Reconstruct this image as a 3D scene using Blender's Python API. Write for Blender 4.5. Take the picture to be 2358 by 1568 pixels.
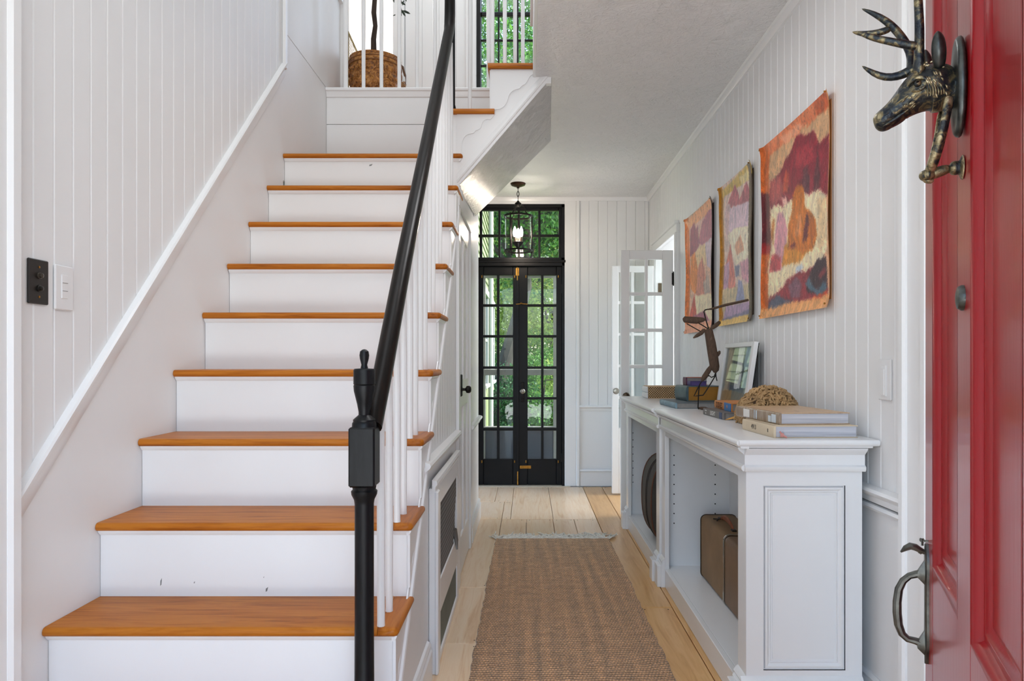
import bpy, bmesh, math, random
import numpy as np
from mathutils import Vector, Matrix, noise as mnoise

# ------------------------------------------------------------------ scene, camera, world, lights
for o in list(bpy.data.objects): bpy.data.objects.remove(o)
SC = bpy.context.scene
COL = SC.collection
R = math.radians
F, CX, CY, H = 1600.0, 1215.0, 830.0, 1.1          # focal length and principal point in photo pixels, eye height

cam = bpy.data.cameras.new('camera'); cam_o = bpy.data.objects.new('camera', cam); COL.objects.link(cam_o)
cam_o.location = (0, 0, H); cam_o.rotation_euler = (R(90), 0, 0)
cam.sensor_width = 36; cam.lens = F*36/2358
cam.shift_x = -(CX-1179)/2358; cam.shift_y = (CY-784)/2358
cam.clip_start = .02
SC.camera = cam_o

W = bpy.data.worlds.new('sky'); SC.world = W; W.use_nodes = True
wn = W.node_tree; wn.nodes.clear()
sky = wn.nodes.new('ShaderNodeTexSky'); sky.sky_type = 'NISHITA'; sky.sun_disc = False
sky.sun_elevation = R(52); sky.sun_rotation = R(70); sky.air_density = 1.0; sky.dust_density = 2.5
bg = wn.nodes.new('ShaderNodeBackground'); bg.inputs[1].default_value = 1.35
wo = wn.nodes.new('ShaderNodeOutputWorld')
wn.links.new(sky.outputs[0], bg.inputs[0]); wn.links.new(bg.outputs[0], wo.inputs[0])

def light(name, kind, loc, rot, energy, size=None, color=(1, 1, 1)):
    l = bpy.data.lights.new(name, kind); l.energy = energy; l.color = color
    if kind == 'AREA':
        l.shape = 'RECTANGLE'; l.size, l.size_y = size
    o = bpy.data.objects.new(name, l); o.location = loc; o.rotation_euler = rot; COL.objects.link(o)
    return o
sun = light('sun', 'SUN', (12, 6, 20), (R(38), R(28), 0), 8.0, color=(1, .95, .86)); sun.data.angle = R(1.0)
d_ = Vector((-.62, .12, -.77)); sun.rotation_euler = d_.to_track_quat('-Z', 'Y').to_euler()
COOL = (.93, .972, 1)
light('entrance_daylight', 'AREA', (-.1, -6.5, 2.2), (R(88), 0, 0), 12, (5.0, 4.4), COOL)
light('porch_ceiling_fill', 'AREA', (.1, -3.4, -.05), (R(180), 0, 0), 560, (4.0, 4.0), COOL)  # added unseen area light facing up to brighten the hall ceiling
light('stairwell_fill', 'AREA', (-.4, 1.6, 5.05), (0, 0, 0), 37, (1.5, 3.2), COOL)  # added unseen area light that fills the stairwell from above
light('upper_hall_daylight', 'AREA', (-.6, 5.2, 5.05), (0, 0, 0), 18, (1.6, 1.4), COOL)
light('side_room_fill', 'AREA', (2.9, 5.3, 1.6), (R(90), 0, R(90)), 62, (1.4, 1.6), COOL)  # added area light in the side room, also fills the hall's far end
light('hall_floor_fill', 'AREA', (.12, 2.45, 2.515), (0, 0, 0), 7, (.34, .34), (.98, .985, 1))  # added out-of-view area light without a fixture, fills floor and rug
light('bedroom_daylight', 'AREA', (-1.6, 7.2, 4.95), (0, 0, 0), 80, (1.4, 1.4), (1, .99, .96))

vs = SC.view_settings
vs.view_transform = 'Standard'; vs.look = 'None'; vs.gamma = 1.0; vs.use_curve_mapping = False
vs.exposure = -.25

# ------------------------------------------------------------------ helpers
ORIG = {}
def px(x, y, Y):                                     # a photo pixel at depth Y -> world point
    return ((x-CX)/F*Y, Y, H-(y-CY)/F*Y)
def lin(c):
    return tuple(((v/255)/12.92 if v/255 <= .04045 else ((v/255+.055)/1.055)**2.4) for v in c)

class MB:
    """collects shapes into one mesh"""
    def __init__(s): s.V = []; s.Fc = []; s.M = None; s.mi = []; s.cur = 0
    def v(s, p):
        p = Vector(p)
        if s.M is not None: p = s.M @ p
        s.V.append(p); return len(s.V)-1
    def f(s, *i): s.Fc.append(tuple(i)); s.mi.append(s.cur)
    def box(s, lo, hi, b=0.0):
        (x0, y0, z0), (x1, y1, z1) = lo, hi
        x0, x1 = min(x0, x1), max(x0, x1); y0, y1 = min(y0, y1), max(y0, y1); z0, z1 = min(z0, z1), max(z0, z1)
        b = min(b, (x1-x0)*.45, (y1-y0)*.45, (z1-z0)*.45)
        if b <= 0:
            i = [s.v((x, y, z)) for z in (z0, z1) for y in (y0, y1) for x in (x0, x1)]
            for q in ((0, 2, 3, 1), (4, 5, 7, 6), (0, 1, 5, 4), (2, 6, 7, 3), (0, 4, 6, 2), (1, 3, 7, 5)): s.f(*[i[k] for k in q])
            return
        P = {}
        for sx in (0, 1):
            for sy in (0, 1):
                for sz in (0, 1):
                    X, Y, Z = (x0, x1)[sx], (y0, y1)[sy], (z0, z1)[sz]
                    dx, dy, dz = b*(1-2*sx), b*(1-2*sy), b*(1-2*sz)
                    P[sx, sy, sz, 0] = s.v((X, Y+dy, Z+dz)); P[sx, sy, sz, 1] = s.v((X+dx, Y, Z+dz)); P[sx, sy, sz, 2] = s.v((X+dx, Y+dy, Z))
        for a in (0, 1):
            q = [P[a, 0, 0, 0], P[a, 1, 0, 0], P[a, 1, 1, 0], P[a, 0, 1, 0]]; s.f(*(q if a else q[::-1]))
            q = [P[0, a, 0, 1], P[1, a, 0, 1], P[1, a, 1, 1], P[0, a, 1, 1]]; s.f(*(q[::-1] if a else q))
            q = [P[0, 0, a, 2], P[1, 0, a, 2], P[1, 1, a, 2], P[0, 1, a, 2]]; s.f(*(q if a else q[::-1]))
        for a in (0, 1):
            for c in (0, 1):
                q = [P[a, c, 0, 0], P[a, c, 1, 0], P[a, c, 1, 1], P[a, c, 0, 1]]; s.f(*(q if (a ^ c) else q[::-1]))
                q = [P[a, 0, c, 0], P[a, 1, c, 0], P[a, 1, c, 2], P[a, 0, c, 2]]; s.f(*(q[::-1] if (a ^ c) else q))
                q = [P[0, a, c, 1], P[1, a, c, 1], P[1, a, c, 2], P[0, a, c, 2]]; s.f(*(q if (a ^ c) else q[::-1]))
        for a in (0, 1):
            for c in (0, 1):
                for e in (0, 1):
                    q = [P[a, c, e, 0], P[a, c, e, 1], P[a, c, e, 2]]; s.f(*(q if (a ^ c ^ e) else q[::-1]))
    def prism(s, poly, w0, w1, fn):                    # poly of (u, v) extruded from w0 to w1; fn(u, v, w) -> xyz
        n = len(poly)
        a = [s.v(fn(u, v, w0)) for u, v in poly]; b = [s.v(fn(u, v, w1)) for u, v in poly]
        s.f(*a[::-1]); s.f(*b)
        for i in range(n): j = (i+1) % n; s.f(a[i], a[j], b[j], b[i])
    def mold(s, prof, p0, p1, out, up=(0, 0, 1), closed=True):   # profile (o, u) run from p0 to p1
        p0, p1, out, up = Vector(p0), Vector(p1), Vector(out), Vector(up)
        a = [s.v(p0+out*o+up*u) for o, u in prof]; b = [s.v(p1+out*o+up*u) for o, u in prof]
        n = len(prof)
        for i in range(n if closed else n-1): j = (i+1) % n; s.f(a[i], a[j], b[j], b[i])
        if closed: s.f(*a[::-1]); s.f(*b)
    def ringmold(s, prof, rect, fn):                   # mitred moulding round a rectangle (u0, v0, u1, v1); prof (inset, height)
        u0, v0, u1, v1 = rect; rows = []
        for i, h in prof:
            rows.append([s.v(fn(u, v, h)) for u, v in ((u0+i, v0+i), (u1-i, v0+i), (u1-i, v1-i), (u0+i, v1-i))])
        for r0, r1 in zip(rows, rows[1:]):
            for k in range(4): l = (k+1) % 4; s.f(r0[k], r0[l], r1[l], r1[k])
        return rows
    def tube(s, pts, rad, n=8, caps=True, flat=None, closed=False):
        pts = [Vector(p) for p in pts]; m = len(pts)
        if not hasattr(rad, '__len__'): rad = [rad]*m
        t = []
        for i in range(m):
            if closed: d = pts[(i+1) % m]-pts[i-1]
            else: d = pts[min(i+1, m-1)]-pts[max(i-1, 0)]
            t.append(d.normalized())
        ref = Vector((0, 0, 1)) if abs(t[0].z) < .9 else Vector((1, 0, 0))
        nrm = (ref-t[0]*ref.dot(t[0])).normalized(); rows = []
        for i in range(m):
            nrm = (nrm-t[i]*nrm.dot(t[i]))
            nrm = nrm.normalized() if nrm.length > 1e-6 else t[i].orthogonal().normalized()
            bi = t[i].cross(nrm)
            fa = 1 if flat is None else flat
            rows.append([s.v(pts[i]+nrm*math.cos(2*math.pi*k/n)*rad[i]+bi*math.sin(2*math.pi*k/n)*rad[i]*fa) for k in range(n)])
        for i in range(m if closed else m-1):
            a, b = rows[i], rows[(i+1) % m]
            for k in range(n): l = (k+1) % n; s.f(a[k], a[l], b[l], b[k])
        if caps and not closed: s.f(*rows[0][::-1]); s.f(*rows[-1])
    def lathe(s, prof, c, n=20, axis='z'):             # prof of (r, h) from c along the axis
        rows = []
        for r, h in prof:
            row = []
            for k in range(n):
                a = 2*math.pi*k/n; p, q = r*math.cos(a), r*math.sin(a)
                d = (p, q, h) if axis == 'z' else ((h, p, q) if axis == 'x' else (p, -h, q) if axis == '-y' else (q, h, p))
                row.append(s.v((c[0]+d[0], c[1]+d[1], c[2]+d[2])))
            rows.append(row)
        for a, b in zip(rows, rows[1:]):
            for k in range(n): l = (k+1) % n; s.f(a[k], a[l], b[l], b[k])
        s.f(*rows[0][::-1]); s.f(*rows[-1])
    def loft(s, rows, caps=True):
        ids = [[s.v(p) for p in r] for r in rows]; n = len(ids[0])
        for a, b in zip(ids, ids[1:]):
            for k in range(n): l = (k+1) % n; s.f(a[k], a[l], b[l], b[k])
        if caps: s.f(*ids[0][::-1]); s.f(*ids[-1])
    def blob(s, c, r, sub=2, amp=0.0, fr=8.0, seed=0):
        bm = bmesh.new(); bmesh.ops.create_icosphere(bm, subdivisions=sub, radius=1)
        off = len(s.V)
        rr = r if hasattr(r, '__len__') else (r, r, r)
        for v in bm.verts:
            k = 1+amp*mnoise.noise(v.co*fr*.3+Vector((seed, seed*.7, 0)))
            s.v((c[0]+v.co.x*rr[0]*k, c[1]+v.co.y*rr[1]*k, c[2]+v.co.z*rr[2]*k))
        for f in bm.faces: s.f(*[off+v.index for v in f.verts])
        bm.free()

def base_of(parent): return ORIG.get(parent.name, Vector((0, 0, 0))) if parent else Vector((0, 0, 0))
def obj(name, mb, mat, parent=None, sharp=35, kind=None, label=None, origin=None):
    """links the shapes of mb as ONE mesh object (vertices in world coordinates)"""
    if origin is None: origin = base_of(parent)
    if parent is None and origin.length == 0 and len(mb.V):
        xs = [p.x for p in mb.V]; ys = [p.y for p in mb.V]; zs = [p.z for p in mb.V]
        origin = Vector(((min(xs)+max(xs))/2, (min(ys)+max(ys))/2, min(zs)))
    me = bpy.data.meshes.new(name)
    me.from_pydata([tuple(p-origin) for p in mb.V], [], mb.Fc)
    bm = bmesh.new(); bm.from_mesh(me); bmesh.ops.recalc_face_normals(bm, faces=bm.faces); bm.to_mesh(me); bm.free()
    if sharp:
        me.polygons.foreach_set('use_smooth', [True]*len(me.polygons)); me.set_sharp_from_angle(angle=R(sharp))
    mats = mat if isinstance(mat, (list, tuple)) else [mat]
    for m in mats: me.materials.append(m)
    if len(mats) > 1: me.polygons.foreach_set('material_index', mb.mi)
    o = bpy.data.objects.new(name, me); COL.objects.link(o)
    if parent: o.parent = parent; o.location = origin-base_of(parent)
    else: o.location = origin
    ORIG[o.name] = origin.copy()
    if kind: o['kind'] = kind
    if label: o['label'] = label
    return o
def tag(o, label, cat=None, group=None, kind=None):
    if label: o['label'] = label
    if cat: o['category'] = cat
    if group: o['group'] = group
    if kind: o['kind'] = kind
    return o
def thing(name, label, cat, loc, group=None, kind=None):
    o = bpy.data.objects.new(name, None); COL.objects.link(o); o.location = loc; o.empty_display_size = .05
    ORIG[o.name] = Vector(loc)
    return tag(o, label, cat, group, kind)
def struct(name, mb, mat, label, parent=None, sharp=35):
    o = obj(name, mb, mat, parent, sharp); o['kind'] = 'structure'
    if label: o['label'] = label
    return o
def bx(lo, hi, b=0.0):
    m = MB(); m.box(lo, hi, b); return m

# ------------------------------------------------------------------ materials
def mat(name): 
    m = bpy.data.materials.new(name); m.use_nodes = True; nt = m.node_tree
    return m, nt, nt.nodes['Principled BSDF']
def N(nt, t, **kw):
    n = nt.nodes.new(t)
    for k, v in kw.items():
        if k.startswith('i_'):
            key = k[2:]; key = int(key) if key.isdigit() else key.replace('_', ' ')
            n.inputs[key].default_value = v
        else: setattr(n, k, v)
    return n
def ramp(nt, fac, stops):
    r = nt.nodes.new('ShaderNodeValToRGB'); e = r.color_ramp.elements
    while len(e) < len(stops): e.new(.5)
    for el, (p, c) in zip(e, stops): el.position = p; el.color = (*c, 1)
    nt.links.new(fac, r.inputs[0]); return r.outputs[0]
def coords(nt, scale=(1, 1, 1), kind='Object'):
    tc = nt.nodes.new('ShaderNodeTexCoord'); mp = nt.nodes.new('ShaderNodeMapping'); mp.inputs['Scale'].default_value = scale
    nt.links.new(tc.outputs[kind], mp.inputs[0]); return mp.outputs[0]
def noise(nt, vec, scale, detail=4, rough=.55, dist=0):
    n = N(nt, 'ShaderNodeTexNoise', i_Scale=scale, i_Detail=detail, i_Roughness=rough, i_Distortion=dist)
    nt.links.new(vec, n.inputs['Vector']); return n.outputs['Fac']
def bump(nt, bs, h, strength=.2, dist=.01):
    b = N(nt, 'ShaderNodeBump', i_Strength=strength, i_Distance=dist); nt.links.new(h, b.inputs['Height']); nt.links.new(b.outputs[0], bs.inputs['Normal'])
def simple(name, rgb, rough=.5, metal=0, spec=.5, coat=0, var=0, vscale=6, bmp=0, bscale=40):
    m, nt, bs = mat(name); c = lin(rgb)
    bs.inputs['Base Color'].default_value = (*c, 1); bs.inputs['Roughness'].default_value = rough; bs.inputs['Metallic'].default_value = metal
    bs.inputs['Specular IOR Level'].default_value = spec; bs.inputs['Coat Weight'].default_value = coat; bs.inputs['Coat Roughness'].default_value = .1
    if var:
        v = coords(nt); f = noise(nt, v, vscale)
        o = ramp(nt, f, [(.3, tuple(x*(1-var) for x in c)), (.7, tuple(min(1, x*(1+var)) for x in c))]); nt.links.new(o, bs.inputs['Base Color'])
    if bmp:
        v = coords(nt); bump(nt, bs, noise(nt, v, bscale), bmp, .004)
    return m
def streak(name, cols, scale, nscale=5, rough=.45, bmp=.1, coat=0, dist=.6, rnd=0.0, detail=6, spec=.5):
    """wood: noise stretched along one axis, shifted per object"""
    m, nt, bs = mat(name); v = coords(nt, scale)
    oi = nt.nodes.new('ShaderNodeObjectInfo')
    ad = N(nt, 'ShaderNodeVectorMath', operation='ADD'); cm = N(nt, 'ShaderNodeVectorMath', operation='SCALE'); cm.inputs['Scale'].default_value = 37
    cb = nt.nodes.new('ShaderNodeCombineXYZ')
    for k in range(3): nt.links.new(oi.outputs['Random'], cb.inputs[k])
    nt.links.new(cb.outputs[0], cm.inputs[0]); nt.links.new(v, ad.inputs[0]); nt.links.new(cm.outputs[0], ad.inputs[1])
    f = noise(nt, ad.outputs[0], nscale, detail, .6, dist)
    k = len(cols); o = ramp(nt, f, [(.28+.44*i/(k-1), lin(c)) for i, c in enumerate(cols)])
    if rnd:
        hs = nt.nodes.new('ShaderNodeHueSaturation'); mr = N(nt, 'ShaderNodeMapRange'); mr.inputs['To Min'].default_value = 1-rnd; mr.inputs['To Max'].default_value = 1+rnd
        nt.links.new(oi.outputs['Random'], mr.inputs[0]); nt.links.new(mr.outputs[0], hs.inputs['Value']); nt.links.new(o, hs.inputs['Color']); o = hs.outputs[0]
    nt.links.new(o, bs.inputs['Base Color'])
    bs.inputs['Roughness'].default_value = rough; bs.inputs['Coat Weight'].default_value = coat; bs.inputs['Coat Roughness'].default_value = .15
    bs.inputs['Specular IOR Level'].default_value = spec
    if bmp: bump(nt, bs, f, bmp, .003)
    return m

WHITE = simple('white_paint', (238, 238, 238), .42, var=.015, vscale=3, bmp=.05, bscale=25)
TRIMW = simple('white_gloss_trim', (240, 240, 240), .28, var=.01, vscale=4, bmp=.06, bscale=18)
CABW = simple('white_cabinet_enamel', (236, 237, 238), .22, var=.008, bmp=.02, bscale=30)
SWITCHW = simple('white_plastic', (236, 236, 236), .3)
def plaster(name, rgb, amp, sc, rough=.35):
    m, nt, bs = mat(name); v = coords(nt); bs.inputs['Base Color'].default_value = (*lin(rgb), 1); bs.inputs['Roughness'].default_value = rough
    a = noise(nt, v, sc, 6, .65, 1.6); b = noise(nt, v, sc*.35, 3, .5, .8)
    mx = N(nt, 'ShaderNodeMath', operation='MULTIPLY'); nt.links.new(a, mx.inputs[0]); nt.links.new(b, mx.inputs[1])
    bump(nt, bs, mx.outputs[0], amp, .03); return m
CEIL = plaster('ceiling_plaster', (242, 242, 242), .75, 30)
SOFF = plaster('soffit_plaster', (236, 236, 236), 1.3, 26, .25)
OAK = streak('amber_varnished_pine', [(134, 70, 16), (172, 98, 26), (190, 116, 38), (156, 86, 20)], (1.2, 16, 16), 3, .36, .05, 0, rnd=.06, spec=.2)
OAKS = streak('amber_varnished_pine_return', [(134, 70, 16), (172, 98, 26), (190, 116, 38)], (16, 1.2, 16), 3, .36, .05, 0, rnd=.06, spec=.2)
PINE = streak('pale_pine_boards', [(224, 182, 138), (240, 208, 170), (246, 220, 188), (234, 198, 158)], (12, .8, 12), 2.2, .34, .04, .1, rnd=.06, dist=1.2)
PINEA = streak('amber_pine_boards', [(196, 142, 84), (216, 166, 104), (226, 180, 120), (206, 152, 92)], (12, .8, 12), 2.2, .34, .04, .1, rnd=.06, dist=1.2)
BLACKP = streak('worn_black_paint', [(5, 5, 6), (13, 14, 16), (19, 20, 23), (7, 7, 8)], (9, 9, 2), 5, .36, .12, 0, spec=.22)
BLACKD = simple('black_door_paint', (14, 14, 16), .38, spec=.25, var=.25, vscale=5, bmp=.1, bscale=14)
RAIL = streak('dark_polished_rail', [(6, 4, 3), (15, 10, 8), (30, 18, 12)], (30, 3, 3), 4, .3, .05, .0, spec=.16)
BRASS = simple('aged_brass', (176, 128, 60), .35, 1, var=.35, vscale=30)
CHROME = simple('dull_chrome', (205, 205, 200), .18, 1)
IRON = simple('dark_iron', (26, 22, 20), .45, .6, var=.3, vscale=25)
KNOBG = simple('pewter_knob', (170, 165, 155), .3, 1)
DARK = simple('dark_void', (6, 7, 6), .9)
DGREEN = simple('dull_green_metal', (96, 106, 100), .55, var=.15, vscale=12)
SCREEN = simple('grey_grille_wire', (126, 122, 118), .4, .5)
BLACKPL = simple('black_plastic', (26, 22, 18), .35)

def glass(name, tint=(1, 1, 1), ior=1.45, wav=.03):
    m = bpy.data.materials.new(name); m.use_nodes = True; nt = m.node_tree; nt.nodes.clear()
    o = nt.nodes.new('ShaderNodeOutputMaterial'); mx = nt.nodes.new('ShaderNodeMixShader'); t = nt.nodes.new('ShaderNodeBsdfTransparent')
    g = N(nt, 'ShaderNodeBsdfGlossy', i_Roughness=.015); lw = N(nt, 'ShaderNodeLayerWeight'); pw = N(nt, 'ShaderNodeMath', operation='POWER'); pw.inputs[1].default_value = 5; fr = N(nt, 'ShaderNodeMath', operation='MULTIPLY_ADD'); fr.inputs[1].default_value = .5; fr.inputs[2].default_value = ((ior-1)/(ior+1))**2*.7; nt.links.new(lw.outputs['Facing'], pw.inputs[0]); nt.links.new(pw.outputs[0], fr.inputs[0]); t.inputs[0].default_value = (*tint, 1)
    v = coords(nt); b = N(nt, 'ShaderNodeBump', i_Strength=wav, i_Distance=.02); nt.links.new(noise(nt, v, 9, 2), b.inputs['Height'])
    nt.links.new(b.outputs[0], g.inputs['Normal'])
    nt.links.new(fr.outputs[0], mx.inputs[0]); nt.links.new(t.outputs[0], mx.inputs[1]); nt.links.new(g.outputs[0], mx.inputs[2]); nt.links.new(mx.outputs[0], o.inputs[0])
    return m
GLASS = glass('window_glass', (.96, .98, .97))
LGLASS = glass('lantern_glass', (.985, .975, .97), 1.22, .0)
# ------------------------------------------------------------------ room shell
XL, XR, YB, ZC, ZU = -1.221, 1.06, 6.07, 2.522, 2.775
XS = -.343                                           # outer face of the stair string
RISE, GO = .2135, .2149
def nose(k): return 1.745+GO*(k-1)                    # front edge of tread k (0 = first)
def tz(k): return RISE*(k+1)

# floor: wide pine boards laid piece by piece
floor = thing('floor', 'pale pine board floor of the hall', None, (0, 0, 0), kind='structure')
m = MB(); m.box((-1.3, -1.2, -.09), (1.2, 6.16, -.026)); obj('subfloor', m, simple('subfloor_dark', (60, 42, 28), .9), floor)
BOARDS = [(-.72, -.257, 5.418, 6.05), (-.257, -.119, 5.418, 6.05), (-.119, .178, 4.822, 6.05), (.178, .48, 4.822, 6.05), (.48, .645, 3.1, 6.05), (.645, .86, 2.2, 6.05), (.86, 1.07, 2.9, 6.05),
          (-.72, -.18, 4.822, 5.418), (-.18, -.119, 4.822, 5.418), (-.72, -.18, 3.372, 4.822), (-.18, -.009, 4.1, 4.822), (-.009, .174, 4.1, 4.822), (.174, .32, 4.1, 4.822), (.32, .48, 4.1, 4.822),
          (-.72, -.18, 2.702, 3.372), (-.18, .05, 2.4, 4.1), (.05, .28, 1.9, 4.1), (.28, .48, 2.6, 4.1), (-.72, -.18, 1.2, 2.702), (-.18, .05, .4, 2.4), (.05, .28, .1, 1.9), (.28, .48, .7, 2.6), (.48, .645, -.2, 3.1), (.645, .86, -.6, 2.2), (.86, 1.07, .2, 2.9),
          (-1.22, -.97, -1.2, 1.56), (-.97, -.72, -1.2, 1.56), (-.72, -.45, -1.2, 1.2), (-.45, -.18, -1.2, 1.2), (-.18, .05, -1.2, .4), (.05, .28, -1.2, .1), (.28, .48, -1.2, .7), (.48, .645, -1.2, -.2), (.645, .86, -1.2, -.6), (.86, 1.07, -1.2, .2)]
rng = random.Random(4)
nails = MB()
for x0, x1, y0, y1 in BOARDS:
    g = .0016
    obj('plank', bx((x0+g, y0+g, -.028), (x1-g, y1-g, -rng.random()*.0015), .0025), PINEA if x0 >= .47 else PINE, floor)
    for yy in (y0+.03, y1-.03):
        for xx in (x0+.03, x1-.03):
            if rng.random() < .8: nails.lathe([(.0032, 0), (.0030, .0008)], (xx+rng.uniform(-.01, .01), yy, -.0006), 6)
obj('nail', nails, DARK, floor, kind='stuff')

# left wall -------------------------------------------------------
def zr(y): return .779+(y-1.642)*.994                 # top edge of the sloping chair rail
wl = thing('wall_left', 'white panelled wall on the closed side of the staircase', None, (XL, 2.5, 0), kind='structure')
obj('wall_base', bx((-1.36, -1.2, -.05), (XL-.014, 4.62, 5.25)), WHITE, wl)
m = MB(); m.box((XL-.014, -1.2, 0), (XL, 1.55, 5.2)); obj('wall_panel', m, WHITE, wl)
def yz(x):
    return lambda u, v, w: (w, u, v)
m = MB(); m.prism([(1.64, 0), (3.47, 0), (3.47, zr(3.47)-.05), (1.64, zr(1.64)-.05)], XL-.014, XL, yz(0)); obj('skirt_panel', m, WHITE, wl)
m = MB(); m.box((XL-.014, 3.47, 2.0), (XL, 4.62, 2.752), .001); m.box((XL-.014, 3.47, 2.7555), (XL, 4.62, 5.2), .001); obj('wall_panel', m, WHITE, wl)
y = 1.64; k = 0
while y < 3.46:
    y1 = min(y+.0755, 3.46)
    m = MB(); c = .0035; g = .0004
    z0, z1 = zr(y)-.02, zr(y1)-.02
    for i in range(1):
        a = [(XL-.014, y+g), (XL-c, y+g), (XL, y+g+c), (XL, y1-g-c), (XL-c, y1-g), (XL-.014, y1-g)]
        lo = [m.v((p, q, zr(q)-.02)) for p, q in a]; hi = [m.v((p, q, 5.2)) for p, q in a]
        m.f(*lo[::-1]); m.f(*hi)
        for j in range(6): l = (j+1) % 6; m.f(lo[j], lo[l], hi[l], hi[j])
    obj('plank', m, WHITE, wl, sharp=10); y = y1
RAILP = [(0, -.036), (.010, -.034), (.018, -.026), (.020, -.012), (.016, -.004), (.006, 0), (0, 0)]
m = MB(); m.mold(RAILP, (XL, 1.64, zr(1.64)), (XL, 3.475, zr(3.475)), (1, 0, 0))
m.mold([(0, -.083), (.006, -.083), (.008, -.078), (.008, -.036), (0, -.036)], (XL, 1.64, zr(1.64)), (XL, 3.475, zr(3.475)), (1, 0, 0)); obj('chair_rail', m, TRIMW, wl)
m = MB(); m.box((XL, 3.45, zr(3.45)-.02), (XL+.018, 3.485, 5.2), .005); obj('corner_bead', m, TRIMW, wl)
m = MB(); m.mold([(0, 0), (.02, .005), (.024, .02), (.015, .035), (0, .04)], (XL, 4.3, 3.42), (XL, 4.55, 3.42), (1, 0, 0)); m.box((XL, 4.33, 3.46), (XL+.012, 4.55, 3.55), .002); obj('upper_chair_rail', m, TRIMW, wl)
m = MB(); m.box((XL-.02, 4.53, ZU), (XL+.022, 4.62, 5.2), .006); m.box((XL, 4.55, ZU), (XL+.03, 4.60, 5.2), .006); obj('door_casing', m, TRIMW, wl)
m = MB(); m.box((XL-.01, 1.535, 0), (XL+.022, 1.64, 5.1), .005); m.box((XL, 1.60, 0), (XL+.032, 1.64, 5.1), .008); obj('door_casing', m, TRIMW, wl)

# right wall ------------------------------------------------------
wr = thing('wall_right', 'white beadboard wall behind the bookcases and paintings', None, (XR, 3, 0), kind='structure')
D0, D1, DZ = 4.94, 5.72, 2.0                          # doorway in the right wall
XW = XR+.014
m = MB()
m.box((XW, -1.2, -.05), (1.17, D0, 5.25)); m.box((XW, D1, -.05), (1.17, 6.2, 5.25)); m.box((XW, D0, DZ), (1.17, D1, 5.25)); obj('wall_base', m, WHITE, wr)
obj('wainscot_panel', bx((XR, 1.95, 0), (XW, 4.85, .66)), WHITE, wr)
obj('wainscot_panel', bx((XR, 5.82, 0), (XW, YB, .66)), WHITE, wr)
obj('wall_panel', bx((XR, -1.2, 0), (XW, 1.926, 2.53)), WHITE, wr)
def vplank(parent, x, y0, y1, z0, z1, nx):            # vertical V-jointed board on a wall of constant x
    m = MB(); c = .0035; g = .0004
    a = [(x-nx*.014, y0+g), (x-nx*c, y0+g), (x, y0+g+c), (x, y1-g-c), (x-nx*c, y1-g), (x-nx*.014, y1-g)]
    lo = [m.v((p, q, z0)) for p, q in a]; hi = [m.v((p, q, z1)) for p, q in a]
    m.f(*lo[::-1]); m.f(*hi)
    for j in range(6): l = (j+1) % 6; m.f(lo[j], lo[l], hi[l], hi[j])
    return obj('plank', m, WHITE, parent, sharp=10)
def hplank(parent, y, x0, x1, z0, z1):                # the same on a wall of constant y facing the camera
    m = MB(); c = .0035; g = .0004
    a = [(x0+g, y+.014), (x0+g, y+c), (x0+g+c, y), (x1-g-c, y), (x1-g, y+c), (x1-g, y+.014)]
    lo = [m.v((p, q, z0)) for p, q in a]; hi = [m.v((p, q, z1)) for p, q in a]
    m.f(*lo[::-1]); m.f(*hi)
    for j in range(6): l = (j+1) % 6; m.f(lo[j], lo[l], hi[l], hi[j])
    return obj('plank', m, WHITE, parent, sharp=10)
ys = np.arange(1.927, YB+.0785, .0785)
for a, b in zip(ys[:-1], ys[1:]):
    b = min(b, YB)
    if b-a < .01: continue
    z0 = .69
    if b > D0-.09 and a < D1+.09: z0 = DZ+.06
    vplank(wr, XR, a, b, z0, ZC, -1)
CR = [(0, 0), (.008, .0), (.012, .008), (.012, .018), (.026, .028), (.030, .036), (.026, .045), (.01, .05), (0, .05)]
for a, b in ((1.93, 4.85), (5.82, YB)):
    m = MB(); m.mold(CR, (XR, a, .668), (XR, b, .668), (-1, 0, 0)); m.mold([(0, 0), (.012, 0), (.016, .008), (.010, .016), (0, .018)], (XR, a, .645), (XR, b, .645), (-1, 0, 0)); obj('chair_rail', m, TRIMW, wr)
m = MB()
for x_, y0_, y1_ in ((0, D0-.075, D0), (0, D1, D1+.075)):
    m.box((XR-.020, y0_, 0), (XR+.02, y1_, DZ+.0), .004)
m.box((XR-.030, D0-.075, 0), (XR-.018, D0-.055, DZ+.0), .004)
m.box((XR-.020, D0-.075, DZ), (XR+.02, D1+.075, DZ+.075), .004); m.box((XR-.034, D0-.085, DZ+.06), (XR+.0, D1+.085, DZ+.08), .004)
obj('door_casing', m, TRIMW, wr)
m = MB(); m.box((XR-.01, D0-.004, 0), (1.19, D0+.012, DZ), .002); m.box((XR-.01, D1-.012, 0), (1.19, D1+.004, DZ), .002); obj('door_jamb', m, TRIMW, wr)
m = MB(); m.box((XR+.012, D1-.018, 1.655), (XR+.055, D1-.010, 1.735), .001); obj('strike_plate', m, simple('bronze_plate', (90, 78, 60), .4, .8), wr)
m = MB(); m.box((XR-.022, 1.80, 0), (XR+.0, 1.93, 2.50), .004); m.box((XR-.034, 1.90, 0), (XR, 1.93, 2.50), .006); m.box((XR-.030, 1.80, 0), (XR, 1.83, 2.5), .006); obj('door_casing', m, TRIMW, wr)
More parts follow.
